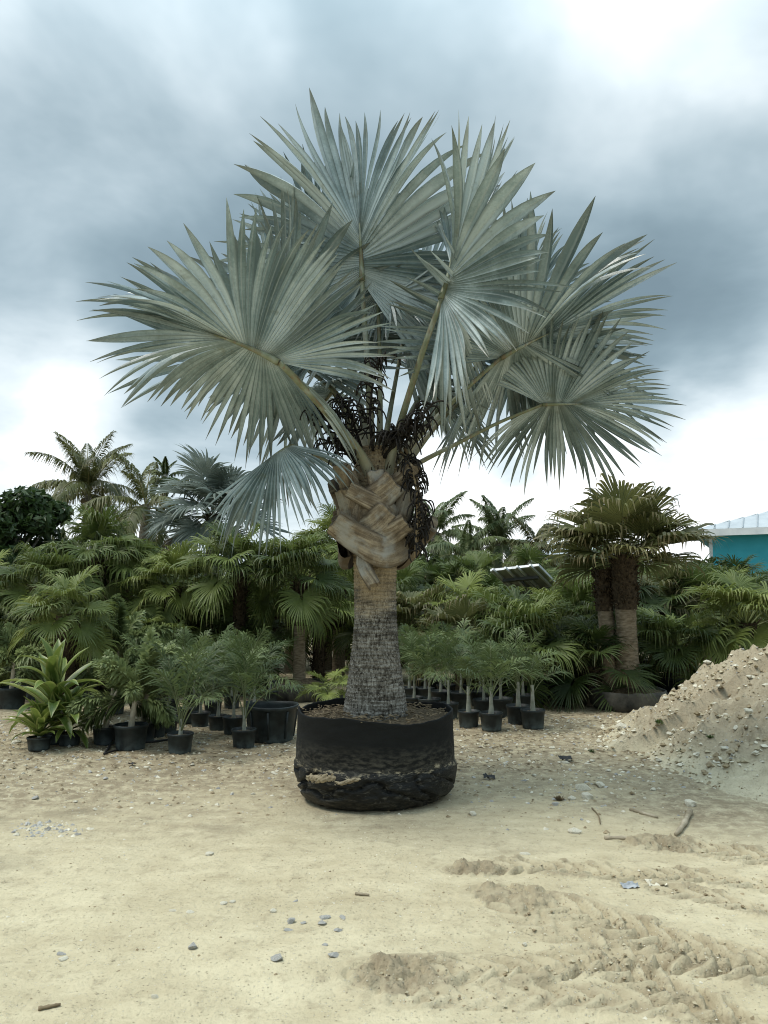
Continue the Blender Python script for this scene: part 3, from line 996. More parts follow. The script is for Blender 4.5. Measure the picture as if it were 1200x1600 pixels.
# litter lying on the soil
mb = MB()
for q in range(260):
    a = rng.uniform(0, 6.28); r = rng.uniform(0.27, 0.60); l = rng.uniform(.02, .07); b = rng.uniform(0, 6.28)
    c = np.array([r * math.cos(a), r * math.sin(a), 0.650 + rng.uniform(0, .02)])
    d = np.array([math.cos(b), math.sin(b), rng.uniform(-.3, .3)]) * l
    mb.tube([c - d / 2, c + [0, 0, .004], c + d / 2], [0.003, 0.006, 0.002], 4)
part('leaf_litter', mb.mesh('leaf_litter', M['litter']), kind='stuff')
# clumps of dried mud stuck along the mud line
for (px, py, w, h) in ((496, 1216, 64, 13), (540, 1221, 44, 8)):
    pt = P(px, py, YC - 0.6)
    a = -math.acos(np.clip((pt[0] - BASE[0]) / 0.645, -0.97, 0.97))
    zz = P(px, py, YC - 0.645 * math.sin(-a))[2]
    ww, hh = w / FPX * 5.85, h / FPX * 5.85
    nu, nv = int(max(14, w * 0.9)), 15
    U, Vv = np.meshgrid(np.linspace(-1.2, 1.2, nu), np.linspace(-1.5, 1.5, nv))
    lump = fbm(U * w / 9 + px, Vv * 2.2, 5, 4, .65)
    body = lump * 1.9 - 0.35 - 0.75 * (np.abs(U) ** 4 + np.abs(Vv) ** 2)
    A_ = a + U * ww / 2 / 0.645
    Z_ = zz + Vv * hh / 2 + 0.02 * np.sin(U * 2.1 + px)
    RR = np.interp(Z_, pz, pr) + 0.0 + 0.024 * np.clip(body, -0.6, 0.6) + .016 * (fbm(U * w / 4 + 3, Vv * 5, 15, 3) - .5)
    mb = MB()
    i = np.arange(nv - 1)[:, None]; j = np.arange(nu - 1)[None, :]
    Qm = np.stack([i * nu + j, i * nu + j + 1, (i + 1) * nu + j + 1, (i + 1) * nu + j], -1).reshape(-1, 4)
    Qm = Qm[(body.ravel()[Qm].max(1) > -0.05)]
    mb.add(np.stack([RR * np.cos(A_), RR * np.sin(A_), Z_], -1).reshape(-1, 3), Qm)
    link('mud_clump', mb.mesh('mud_clump', M['mud']), bag)

# trunk
def zpix(py, Y=YC):
    return P(589, py, Y)[2]


tz = np.array([zpix(p) for p in (1135, 1115, 1095, 1070, 1045, 1010, 970, 930, 890, 860, 800, 740, 700)])
tr = np.array([53, 50.5, 47.5, 43.5, 40, 36, 33.5, 32.5, 33.5, 36, 40, 38, 25]) / FPX * YC * 0.985
nz_, na_ = 300, 220
zs = np.linspace(tz[0], tz[-1], nz_); th = np.linspace(0, 2 * math.pi, na_, endpoint=False)
Zg, Tg = np.meshgrid(zs, th, indexing='ij')
Rg = np.interp(Zg, tz, tr)
wz = Zg + 0.015 * (fbm(np.cos(Tg) * 2 + 7, np.sin(Tg) * 2 + Zg * 2, 5, 3) - 0.5)
ring = (wz / 0.030) % 1.0
cx, sx = np.cos(Tg), np.sin(Tg)
fis = fbm(Tg * 14 + 0.3 * np.sin(Zg * 40), Zg * 9, 15, 3, 0.6)
pat = fbm(cx * 3 + 9, sx * 3 + Zg * 3, 25, 3)
lowf = sstep(1.35, 0.9, Zg)
Rg += 0.007 * (sstep(0, 0.25, ring) * sstep(1, 0.6, ring) - 0.5) + 0.016 * (fis - 0.5) * (0.4 + 0.8 * lowf) + 0.02 * (pat - 0.5)
mb = MB()
i = np.arange(nz_ - 1)[:, None]; j = np.arange(na_)[None, :]
mb.add(np.stack([Rg * cx, Rg * sx, Zg], -1).reshape(-1, 3), np.stack([i * na_ + j, i * na_ + (j + 1) % na_, (i + 1) * na_ + (j + 1) % na_, (i + 1) * na_ + j], -1).reshape(-1, 4))
part('trunk', mb.mesh('trunk', M['bark']))


# leaf bases (boots)
def boot(path, w, t, flare=0.2, cut=True, seed=0, rotz=0.0):
    """path: world points of its centre line; w, t: half-width and thickness in metres.
    outer face, inner face, edges and the cut end are separate sheets, so the edges stay crisp"""
    p = smooth_path(path, 22)
    n = len(p); tan = np.gradient(p, axis=0); tan /= np.linalg.norm(tan, axis=1)[:, None]
    rad = p - np.array([BASE[0], BASE[1], 0]); rad[:, 2] = 0; rad /= np.linalg.norm(rad, axis=1)[:, None]
    nrm = rad - tan * (rad * tan).sum(1)[:, None]; nrm /= np.linalg.norm(nrm, axis=1)[:, None]
    sd = np.cross(tan, nrm)
    K = 21
    ks = np.linspace(-1, 1, K)
    u = np.linspace(0, 1, n)
    wv = w * (1 + flare * (1 - u) ** 2 - 0.12 * u)
    ww_ = wv[:, None] * (1 + 0.10 * (fbm(u[:, None] * 4 + seed, ks[None] * .2 + seed, 3, 3) - .5))
    grain = fbm(ks[None] * 7 + seed * 5 + 0 * u[:, None], u[:, None] * 1.6 + 0 * ks[None], 7, 4, .6) - .5
    rip = np.abs(fbm(ks[None] * 3 + seed * 2, u[:, None] * 1.1 + seed, 17, 2) - .5)
    tipj = np.where(u[:, None] > .93, (fbm(ks * 2 + seed * 3, ks * 0 + 1, 9, 2) - 0.5)[None] * 0.03, 0)
    top = t * 1.5 * (1 - np.abs(ks[None]) ** 5 * 0.5) * (1 - .35 * u[:, None]) + grain * 0.012 - 0.010 * np.exp(-(rip / .025) ** 2)
    out = p[:, None] + sd[:, None] * (ks[None] * ww_)[..., None] + nrm[:, None] * top[..., None] + tan[:, None] * tipj[..., None]
    inn = p[:, None] + sd[:, None] * (ks[None] * ww_ * .97)[..., None] + nrm[:, None] * (top * .35 - .035)[..., None] + tan[:, None] * tipj[..., None]
    sheets = [(out, np.broadcast_to(ks[None], (n, K)), np.broadcast_to(u[:, None], (n, K)), 0.0),
              (inn[:, ::-1], np.broadcast_to(ks[None], (n, K)), np.broadcast_to(u[:, None], (n, K)), 1.0),
              (np.stack([inn[:, 0], out[:, 0]], 1), np.zeros((n, 2)), np.broadcast_to(u[:, None], (n, 2)), .8),
              (np.stack([out[:, -1], inn[:, -1]], 1), np.zeros((n, 2)), np.broadcast_to(u[:, None], (n, 2)), .8),
              (np.stack([out[-1], inn[-1]], 0), np.broadcast_to(ks[None], (2, K)), np.full((2, K), 1.), .45)]
    Vs, Qs, A1, A2, A3, A4 = [], [], [], [], [], []
    o = 0
    for (g_, kk_, uu_, dk) in sheets:
        a_, b_ = g_.shape[:2]
        i = np.arange(a_ - 1)[:, None]; j = np.arange(b_ - 1)[None, :]
        Qs.append(np.stack([i * b_ + j, i * b_ + j + 1, (i + 1) * b_ + j + 1, (i + 1) * b_ + j], -1).reshape(-1, 4) + o)
        Vs.append(g_.reshape(-1, 3)); A1.append(np.full(a_ * b_, dk)); A2.append(kk_.ravel() + seed * 7.3); A3.append(uu_.ravel()); A4.append(np.abs(kk_).ravel())
        o += a_ * b_
    V = np.concatenate(Vs) - BASE
    if rotz:
        c_, s_ = math.cos(rotz), math.sin(rotz)
        V = V @ np.array([[c_, -s_, 0], [s_, c_, 0], [0, 0, 1]]).T
    me = make_mesh('leaf_base', V, [np.concatenate(Qs)], M['boot'], {'tip': np.concatenate(A1), 'grain': np.concatenate(A2), 'along': np.concatenate(A3), 'edge': np.concatenate(A4)})
    return part('leaf_base', me)


F_ = YC
boots = [
    ([(628, 846, -.16), (600, 862, -.245), (560, 842, -.31), (522, 815, -.36)], .125, .045),
    ([(592, 800, -.23), (575, 825, -.25), (592, 835, -.27), (566, 853, -.25)][:1] + [(571, 868, -.20), (572, 890, -.235), (585, 915, -.29)], .062, .04),
    ([(556, 842, -.20), (585, 820, -.27), (606, 796, -.32)], .118, .045),
    ([(585, 850, -.22), (612, 832, -.26), (636, 815, -.30)], .095, .042),
    ([(620, 815, -.19), (600, 795, -.27), (570, 778, -.31), (545, 764, -.32)], .075, .035),
    ([(560, 800, -.20), (590, 778, -.27), (618, 752, -.33)], .125, .045),
    ([(545, 830, -.17), (548, 805, -.22), (552, 780, -.24)], .11, .04),
    ([(625, 815, -.14), (633, 790, -.19), (640, 765, -.24)], .10, .04),
    ([(610, 770, -.18), (632, 748, -.24), (648, 726, -.28)], .10, .04),
    ([(548, 775, -.16), (545, 755, -.22), (540, 738, -.26)], .10, .04),
    ([(640, 835, -.06), (652, 815, -.10), (660, 790, -.15)], .10, .04),
    ([(612, 785, -.16), (592, 760, -.24), (586, 735, -.28)], .085, .04),
]
for bi, (pp, w, t) in enumerate(boots):
    wp = [P(a, b, F_ + c) for a, b, c in pp]
    boot(wp, w, t, seed=bi)
    if bi in (0, 2, 4, 5, 7, 8):
        boot(wp, w, t, seed=bi + 40, rotz=2.1 + 0.1 * bi)
        boot(wp, w, t, seed=bi + 60, rotz=4.15 + 0.07 * bi)


# fronds
def hero_leaf(H, T, nh, pet, fold=0.35, thm=2.65, arch=0.25, costa=0.34, wave=0.10, split=0.52, nseg=56, pw=0.036, gd=0.08, droop=0.07, seed=1, ph=0.0, pleat=0.95, ragged=0.04, lobe=.5, lobe_at=.8):
    Hw = P(H[0], H[1], YC + H[2]); Tw = P(T[0], T[1], YC + T[2])
    fr, L = frame_of(Hw, Tw, nh)
    R = L * 0.93
    pts = smooth_path([P(a, b, YC + c) for a, b, c in pet] + [Hw], 16)
    holder = part('frond', None)
    mb = MB()
    u = np.linspace(0, 1, 16)
    mb.tube(pts, pw * (0.9 * np.exp(-u * 6) + 1.0 - 0.38 * u), 12, a=u, flat=0.72)
    # the stalk runs on as a rib under the blade
    uu = np.linspace(0, 1, 8)
    cpt = fr[0] + np.outer(uu * costa * R, fr[2]) - np.outer(arch * (uu * costa * R) ** 2 / R, fr[3]) - fr[3] * 0.006
    mb.tube(cpt, pw * 0.62 * (1 - 0.8 * uu), 8, a=0.9)
    link('petiole', rel(mb).mesh('petiole', M['petiole']), holder)
    mb = MB()
    fan_blade(mb, R, nseg, thm, fold, costa * R, arch, split, pleat, fr, seed, wave, droop, gd, ph=ph, ragged=ragged, bundle=.10, snapf=.015, lobe=lobe, lobe_at=lobe_at)
    # ruff of short curled segments at the throat
    me = rel(mb).mesh('blade', M['silver'], False)
    sg = np.random.default_rng(seed + 50)
    sv = np.convolve(sg.random(nseg + 2), [.25, .5, .25], 'valid')
    me.attributes.new('cross', 'FLOAT', 'POINT').data.foreach_set('value', np.tile([1., 0., 1.], len(me.vertices) // 3).astype(np.float32))
    me.attributes.new('seg', 'FLOAT', 'POINT').data.foreach_set('value', np.repeat(sv, len(me.vertices) // nseg).astype(np.float32))
    link('blade', me, holder)


#           hastula            tip of costa side     upper-face normal      petiole from the crown
hero_leaf((566, 440, .05), (560, 178, .20), (.15, .75, .2), [(583, 775, -.04), (580, 690, -.03), (575, 580, -.02), (569, 500, .02)], fold=.34, thm=2.6, seed=11, pw=.044, wave=.08, ph=.6, nseg=74, arch=.3, lobe=.7, lobe_at=.72)
hero_leaf((436, 566, -.72), (215, 440, -.66), (.45, .8, .55), [(590, 770, -.12), (566, 715, -.24), (520, 655, -.45), (470, 600, -.62)], fold=.40, thm=2.85, seed=12, pw=.047, wave=.10, ph=.3, nseg=88, arch=.55, costa=.42, lobe=.7, lobe_at=.5)
hero_leaf((440, 590, .05), (192, 455, -.15), (.1, .6, 1.), [(575, 740, .0), (510, 670, .02)], fold=.6, thm=2.2, seed=13, pw=.035, wave=.14, nseg=60)
hero_leaf((455, 560, .45), (395, 325, .6), (.5, .8, .3), [(580, 720, .1), (530, 620, .3)], fold=.4, thm=2.4, seed=14, pw=.035, nseg=58, wave=.12)
hero_leaf((455, 695, -.30), (310, 752, -.70), (-.35, -.25, .8), [(560, 752, -.08), (505, 717, -.18)], fold=-.60, thm=2.3, seed=15, pw=.024, arch=.55, gd=.12, droop=.12, nseg=64, wave=.1, lobe=.35)
hero_leaf((690, 468, -.50), (778, 236, -.35), (1., .02, -.1), [(600, 770, -.1), (614, 705, -.18), (632, 640, -.28), (662, 545, -.42)], fold=.70, thm=2.75, seed=16, pw=.046, wave=.09, ph=1.2, nseg=90, arch=.35, lobe=.55, lobe_at=.85)
hero_leaf((782, 560, -.15), (1000, 425, -.05), (-.35, .8, .6), [(625, 740, -.02), (648, 690, -.08), (700, 635, -.12), (745, 592, -.14)], fold=.40, thm=2.75, seed=17, pw=.034, wave=.09, ph=.2, nseg=84, arch=.45, lobe=.6, lobe_at=.9)
hero_leaf((848, 632, .10), (1040, 622, .0), (-.15, .85, .6), [(620, 750, .0), (650, 726, .0), (720, 690, .04), (780, 660, .08)], fold=.34, thm=2.65, seed=18, pw=.028, wave=.08, nseg=76, lobe=.35)
hero_leaf((630, 530, .55), (690, 362, .8), (.2, .8, .3), [(595, 730, .1), (610, 640, .35)], fold=.3, thm=2.7, seed=19, pw=.036, nseg=60, wave=.10)
hero_leaf((668, 600, .60), (745, 690, 1.15), (.3, -.35, .9), [(610, 730, .12), (640, 650, .4)], fold=.2, thm=2.5, seed=20, pw=.034, nseg=56, arch=.3, gd=.12, lobe=.2)
hero_leaf((520, 610, .62), (440, 700, 1.1), (-.3, -.35, .9), [(565, 735, .12), (545, 660, .4)], fold=.2, thm=2.5, seed=21, pw=.034, nseg=56, arch=.3, gd=.12, lobe=.2)
hero_leaf((795, 520, .55), (880, 378, .75), (-.3, .85, .4), [(620, 720, .15), (700, 620, .4)], fold=.35, thm=2.4, seed=22, pw=.034, nseg=58, wave=.12)
hero_leaf((515, 470, .75), (470, 262, .95), (.2, .8, .3), [(580, 720, .15), (555, 600, .5)], fold=.35, thm=2.4, seed=23, pw=.036, nseg=58, wave=.12)
hero_leaf((590, 455, .20), (690, 480, .05), (-.2, .9, -.2), [(592, 730, .02), (594, 600, .08)], fold=.4, thm=2.4, seed=24, pw=.034, nseg=58, wave=.12)
hero_leaf((790, 575, .30), (985, 560, .35), (-.3, .7, .7), [(630, 730, .05), (700, 645, .15)], fold=.5, thm=2.5, seed=25, pw=.032, nseg=60, wave=.12)


# dried flower stalks
def stalk(pts, seed, n=26, l=(.10, .22), tan=False, down=0.6, r0=.014):
    r_ = np.random.default_rng(seed)
    p = smooth_path([P(a, b, YC + c) for a, b, c in pts], 24)
    mb = MB()
    mb.tube(p, np.linspace(r0, r0 * .45, 24), 6, m=1 if tan else 0)
    for q in range(n):
        u = 0.18 + 0.82 * (q + r_.random()) / n
        k = min(int(u * 23), 22)
        b = p[k]
        a = r_.uniform(0, 6.28)
        d = np.array([math.cos(a), math.sin(a) * .8, r_.uniform(-.1, .8)])
        d /= np.linalg.norm(d)
        L = r_.uniform(*l)
        c1 = b + d * L * 0.55 + np.array([0, 0, .02])
        c2 = b + d * L * 0.85 + np.array([0, 0, -down * L])
        t = bez(b, c1 + d * L * .2, c2, 8)
        mb.tube(t, np.linspace(.0085, .0055, 8), 5)
        if r_.random() < .5:
            mb.tube(bez(t[3], t[3] + d * .05 + [0, 0, .03], t[3] + np.array([r_.uniform(-.08, .08), r_.uniform(-.05, .05), -.09]), 6), np.linspace(.007, .005, 6), 5)
    part('flower_stalk', rel(mb).mesh('flower_stalk', [M['stalk'], M['stalk_tan']]))


stalk([(583, 705, -.16), (578, 650, -.24), (585, 590, -.30), (600, 552, -.33)], 1, 44)
stalk([(600, 715, -.14), (625, 685, -.30), (650, 660, -.40), (678, 628, -.46)], 2, 52, r0=.02)
stalk([(620, 700, -.15), (640, 672, -.28), (660, 668, -.35)], 3, 30)
stalk([(560, 715, -.12), (530, 680, -.2), (500, 645, -.25), (474, 628, -.28)], 4, 46)
stalk([(555, 725, -.12), (535, 700, -.2), (512, 690, -.22)], 5, 22)
stalk([(565, 700, -.15), (548, 650, -.2), (530, 620, -.25)], 6, 34)
stalk([(600, 700, -.15), (615, 680, -.3), (608, 690, -.35)], 9, 34)
stalk([(625, 705, -.18), (643, 730, -.32), (652, 790, -.36), (648, 872, -.34)], 7, 60, l=(.06, .15), tan=True, down=.9)
stalk([(632, 700, -.15), (650, 740, -.25), (656, 800, -.28), (652, 850, -.27)], 8, 44, l=(.06, .14), tan=True, down=.9)


# fibre between the boots
mb = MB()
for q in range(150):
    a = rng.uniform(0, 6.28); z0 = zpix(rng.uniform(725, 862))
    r0 = np.interp(z0, tz, tr) + rng.uniform(.0, .07)
    p0 = np.array([BASE[0] + r0 * math.cos(a), BASE[1] + r0 * math.sin(a), z0])
    d = np.array([math.cos(a) * .5, math.sin(a) * .5, rng.uniform(-.2, .9)]) * rng.uniform(.05, .15)
    mb.tube(bez(p0, p0 + d * .6, p0 + d + [0, 0, -.03], 5), np.linspace(.006, .002, 5), 4)
part('fibre', rel(mb).mesh('fibre', M['fibre']), kind='stuff')

# ------------------------------------------------------------------ frond kits for the nursery plants (shared meshes)
KIT = {}


def fan_frond_mesh(mat, R, pet, elev, seed, nseg=34, droop=.1, gd=.3, hang=0.0, split=.5, fold=.35, thm=2.3, rows=(.05, .25, .45, .6, .75, .88, 1.0), face=0.3):
    mb = MB()
    c = np.array([0, math.cos(elev), math.sin(elev)])
    n = np.array([0, -math.sin(elev), math.cos(elev)])
    e2 = elev - 0.25
    c2 = np.array([0, math.cos(e2), math.sin(e2)])
    p = bez((0, 0, 0), c * pet * .6, c * pet * .6 + c2 * pet * .45, 7)
    mb.tube(p, np.linspace(.013, .007, 7) * (R / .5), 5, a=-0.5, cap=False)
    e3 = e2 - face
    c3 = np.array([0, math.cos(e3), math.sin(e3)]); n3 = np.array([0, -math.sin(e3), math.cos(e3)])
    fan_blade(mb, R, nseg, thm, fold, .18 * R, .3, split, .4, (p[-1], np.cross(c3, n3), c3, n3), seed, .08, droop, gd, rows=np.array(rows), hang=hang, ragged=.08)
    return mb.mesh('fan_frond', mat, False)


def feather_frond_mesh(mat, L, elev, bend, seed, pairs=34, ll=.26, start=.2, plum=0.0, w=.011, lift=.5, hangl=.35, rr=.008, bt=0.0):
    r_ = np.random.default_rng(seed)
    mb = MB()
    n = 16
    ang = elev - bend * np.linspace(0, 1, n) ** 1.3
    st = L / (n - 1)
    p = np.zeros((n, 3))
    for q in range(1, n):
        p[q] = p[q - 1] + st * np.array([0, math.cos(ang[q]), math.sin(ang[q])])
    p[:, 0] += bt * np.linspace(0, 1, n) ** 2
    mb.tube(p, np.linspace(rr, rr * .25, n), 5, a=-0.5, cap=False)
    V = []; T = []; A = []
    for q in range(pairs):
        for sd in (-1, 1):
            u = start + (1 - start) * (q + r_.uniform(.2, .8)) / pairs
            x = u * (n - 1); k = min(int(x), n - 2); f = x - k
            b = p[k] * (1 - f) + p[k + 1] * f
            tn = p[k + 1] - p[k]; tn /= np.linalg.norm(tn)
            up = np.array([0, -tn[2], tn[1]])
            le = ll * (0.45 + 0.55 * math.sin(math.pi * min(1, (u - start) / (1 - start) * .9 + .18))) * r_.uniform(.85, 1.1)
            if u > .9: le *= .75
            if plum:
                a = r_.uniform(0, 6.28)
                d = tn * .75 + (np.array([1, 0, 0]) * math.cos(a) + up * math.sin(a)) * .85
            else:
                d = tn * (.45 + .9 * u ** 2 + r_.normal(0, .14)) + np.array([sd, 0, 0]) * .85 + up * (lift * r_.uniform(-.2, 1.6))
            d /= np.linalg.norm(d)
            wd = np.cross(d, up if abs(np.dot(d, up)) < .9 else tn); wd /= np.linalg.norm(wd) + 1e-9
            ww = w * r_.uniform(.8, 1.2)
            m1 = b + d * le * .5 + np.array([0, 0, -hangl * le * .12]); tp = b + d * le * .95 + np.array([0, 0, -hangl * le * r_.uniform(.5, 1.1)])
            o = len(V)
            V += [b, m1 - wd * ww, m1 + wd * ww, tp]
            T += [[o, o + 1, o + 2], [o + 1, o + 3, o + 2]]
            A += [.3, .6, .6, 1.0]
    mb.add(V, None, T, A)
    return mb.mesh('feather_frond', mat)


def kit(key, fn, n=3):
    if key not in KIT:
        KIT[key] = [fn(k) for k in range(n)]
    return KIT[key]


def fan_kit(mat, R, pet, hang=0.0, gd=.3, split=.5, nseg=52, thm=2.4, droop=.1, face=.3):
    key = ('fan', mat, R, pet, hang)
    out = []
    for ci, el in enumerate((1.25, .75, .25, -.35)):
        out.append(kit(key + (ci,), lambda k: fan_frond_mesh(M[mat], R, pet, el, 100 + 7 * ci + k, nseg, droop, gd, hang, split, thm=thm, face=face), 2))
    return out


def feather_kit(mat, L, ll, pairs=32, plum=0.0, w=.011, bend=1.3, start=.2, lift=.5, hangl=.35, rr=.008, els=(1.35, 1.0, .6, .15), n=2):
    key = ('feather', mat, L, ll, plum, bend, start)
    return [kit(key + (ci,), lambda k: feather_frond_mesh(M[mat], L, el, bend * (.6 + .2 * ci), 200 + 9 * ci + k, pairs, ll, start, plum, w, lift, hangl, rr, bt=(k - .5) * .1 * L), n) for ci, el in enumerate(els)]


GA = 2.39996


def crown(parent, kits, n, z, scale=1.0, off=(0, 0), elmix=(.18, .3, .32, .2), seed=0, name='frond', r0=.04, jit=.18):
    r_ = random.Random(seed)
    for q in range(n):
        u = (q + .5) / n
        acc = 0; ci = len(kits) - 1
        for k, f in enumerate(elmix):
            acc += f
            if u <= acc:
                ci = min(k, len(kits) - 1); break
        az = q * GA + r_.uniform(-.25, .25) + seed
        me = r_.choice(kits[ci])
        link(name, me, parent, (off[0] + r0 * u * -math.sin(az), off[1] + r0 * u * math.cos(az), z - u * .10 * scale), (r_.uniform(-jit, jit) * 1.9, r_.uniform(-jit, jit) * 1.2, az), scale * r_.uniform(.85, 1.12))


def pot_mesh(r, h, taper=.86):
    key = ('pot', round(r, 3), round(h, 3))
    if key not in KIT:
        mb = MB()
        mb.lathe([(0.001, .002), (r * taper, .002), (r * taper * 1.01, .02), (r * .985, h * .86), (r * 1.03, h * .87), (r * 1.045, h * .97), (r * 1.03, h), (r * .97, h), (r * .95, h * .7)], 28)
        KIT[key] = mb.mesh('pot', M['pot'])
    return KIT[key]


def soil_mesh(r):
    key = ('soil', round(r, 3))
    if key not in KIT:
        mb = MB()
        prof = [(r * .965, -.012), (r * .6, .002), (r * .3, .008), (.001, .01)]
        mb.lathe(prof, 18)
        KIT[key] = mb.mesh('soil', M['soil'])
    return KIT[key]


def pot_on(parent, r, h, loc=(0, 0, 0)):
    o = link('pot', pot_mesh(r, h), parent, loc)
    link('soil', soil_mesh(r), parent, (loc[0], loc[1], loc[2] + h * .88))
    return o


def bag_on(parent, r, h, mat='bag_grey', seed=0):
    mb = MB()
    def wob(V, th):
        x, y, z = V[..., 0], V[..., 1], V[..., 2]
        k = 1 + .10 * (fbm(np.cos(th) * 2 + seed, np.sin(th) * 2 + z * 5, 9, 3) - .5)
        V[..., 0] *= k; V[..., 1] *= k
        V[..., 2] += .05 * (fbm(np.cos(th) * 2.5 + seed + 3, np.sin(th) * 2.5, 4, 3) - .5) * (z / h)
        return V
    mb.lathe([(r * .92, 0), (r * .99, h * .2), (r, h * .5), (r * .985, h * .8), (r * .97, h), (r * .94, h), (r * .93, h * .75)], 48, wob=wob)
    link('root_bag', mb.mesh('root_bag', M[mat]), parent)
    mb = MB()
    mb.lathe([(r * .95, h * .84), (r * .7, h * .97), (r * .35, h * 1.12), (.01, h * 1.16)], 32, wob=lambda V, th: V + np.stack([0 * V[..., 0], 0 * V[..., 0], .05 * (fbm(V[..., 0] * 9, V[..., 1] * 9, 3, 3) - .5)], -1))
    link('soil', mb.mesh('soil', M['soil']), parent)


def trunk_mesh(h, r0, r1, lean=(0, 0), mat='palm_trunk', seed=0, rings=.045, rough=.10, fib=0.0):
    nz, na = max(10, int(h / .022)), 22
    zs = np.linspace(-.06, h, nz); th = np.linspace(0, 2 * math.pi, na, endpoint=False)
    Z, T = np.meshgrid(zs, th, indexing='ij')
    u = np.clip(Z / h, 0, 1)
    R = r0 + (r1 - r0) * (1 - (1 - u) ** 2.2)
    R = R * (1 + rough * (fbm(np.cos(T) * 3 + seed, np.sin(T) * 3 + Z * 12, 3, 3) - .5) * 2 + .05 * (((Z / rings) % 1) - .5))
    X = R * np.cos(T) + lean[0] * u ** 1.5; Y = R * np.sin(T) + lean[1] * u ** 1.5
    mb = MB()
    i = np.arange(nz - 1)[:, None]; j = np.arange(na)[None, :]
    mb.add(np.stack([X, Y, Z], -1).reshape(-1, 3), np.stack([i * na + j, i * na + (j + 1) % na, (i + 1) * na + (j + 1) % na, (i + 1) * na + j], -1).reshape(-1, 4))
    if fib:
        r_ = np.random.default_rng(seed)
        for q in range(int(160 * fib)):
            a = r_.uniform(0, 6.28); z = h * r_.uniform(.0, 1)
            rr = r0 + (r1 - r0) * (z / h)
            b = np.array([rr * math.cos(a), rr * math.sin(a), z]); d = np.array([math.cos(a), math.sin(a), r_.uniform(.1, 1.3)]) * r_.uniform(.03, .09)
            mb.tube([b, b + d * .6, b + d + [0, 0, -.01]], [.012, .009, .004], 4)
    return mb.mesh('trunk', M[mat])


def fan_palm(loc, th, tr, n, kits, scale, label, group=None, seed=0, holder='none', fibre=.35, trunk_mat='palm_trunk', lean=(0, 0), name='fan_palm', pr=.2, ph=.24, elmix=(.2, .3, .3, .2), cat='palm tree', dead=None):
    z0 = surf(loc[0], loc[1])
    t = link(name, None, loc=(loc[0], loc[1], z0), label=label, cat=cat, group=group)
    zb = 0
    if holder == 'pot':
        pot_on(t, pr, ph); zb = ph * .85
    elif holder == 'bag':
        bag_on(t, pr, ph, seed=seed); zb = ph * 1.02
    hs = th * (1 - fibre)
    if th > .15:
        if hs > .1:
            link('trunk', trunk_mesh(hs, tr * 1.25, tr, lean, trunk_mat, seed), t, (0, 0, zb))
        link('fibrous_trunk_top', trunk_mesh(th - max(hs, 0) + .05, tr * 1.1, tr * 1.2, (0, 0), 'fibre', seed + 3, rough=.2, fib=1), t, (lean[0], lean[1], zb + max(hs, 0) - .03))
    crown(t, kits, n, zb + th, scale, lean, seed=seed, elmix=elmix)
    if dead:
        crown(t, dead, 4, zb + th - .1, scale, lean, seed=seed + 5, elmix=(0, 0, 0, 1), name='dead_frond')
    return t


KF = {'green': lambda: fan_kit('fan_green', .50, .42, hang=.72, gd=.14, split=.46),
      'dark': lambda: fan_kit('fan_dark', .50, .40, hang=0.0, gd=.20, split=.42),
      'light': lambda: fan_kit('fan_light', .46, .36, hang=.78, gd=.14, split=.45),
      'stiff': lambda: fan_kit('fan_sabal', .64, .46, hang=.80, gd=.06, split=.60, nseg=46, thm=2.2, face=.0),
      'sabal': lambda: fan_kit('fan_sabal', .52, .40, hang=.74, gd=.12, split=.5, nseg=40, face=.15)}
DEAD = lambda: [kit('deadfan', lambda k: fan_frond_mesh(M['dead'], .42, .36, -.9, 400 + k, 28, .25, .3, .5, .4, fold=.7, thm=1.6), 2)]


def at(px, Y, zpx=None):
    p = P(px, 930, Y)
    return (p[0], Y)


def zof(py, Y):
    return P(600, py, Y)[2]


# ---- fan palms that stand out -------------------------------------------------
b = G(467, 1091)
fan_palm((b[0], b[1]), zof(905, b[1]) - .27, .085, 26, KF['green'](), 1.08, 'green fan palm with slender tan trunk in a worn grey root bag', seed=3, holder='bag', pr=.46, ph=.27, fibre=.40, trunk_mat='palm_trunk')
b = G(976, 1106)
T_ = fan_palm((b[0] + .06, b[1]), zof(866, b[1]) - .30, .145, 24, KF['stiff'](), 1.12, 'stout twin trunked fan palm in a worn root bag by the dirt mound', seed=8, holder='bag', pr=.54, ph=.26, fibre=.36, elmix=(.22, .40, .36, .02))
link('trunk', trunk_mesh(1.2, .15, .11, (-.04, .1), 'palm_trunk', 91), T_, (-.20, .12, .26))
link('fibrous_trunk_top', trunk_mesh(.55, .13, .13, (0, 0), 'fibre', 92, rough=.2, fib=1), T_, (-.24, .22, 1.42))
b = (P(107, 930, 9.8)[0], 9.8)
fan_palm(b, zof(965, 9.8), .11, 20, KF['light'](), .95, 'light green fan palm with dark shaggy trunk standing behind the strap leaved plant', seed=5, fibre=.98)
fan_palm(at(150, 13.5), zof(874, 13.5), .12, 30, KF['green'](), 1.35, 'big fan palm with drooping leaf tips beneath the coconut palm', seed=6, fibre=.5, dead=DEAD())
fan_palm(at(60, 12.5), zof(915, 12.5), .11, 20, KF['green'](), 1.15, 'fan palm with drooping tips below the dark broadleaf tree', seed=16, fibre=.5)
fan_palm(at(270, 13), zof(918, 13), .12, 24, KF['light'](), 1.1, 'bright green fan palm below the far silver palm', seed=7, fibre=.9)
fan_palm(at(375, 12.6), zof(895, 12.6), .09, 22, KF['green'](), 1.15, 'fan palm with thin dark trunk between the far silver palm and the bagged fan palm', seed=9, fibre=.95)
fan_palm(at(530, 15), zof(850, 15), .11, 24, KF['light'](), 1.3, 'fan palm rising directly behind the silver palm trunk', seed=10, fibre=.6)
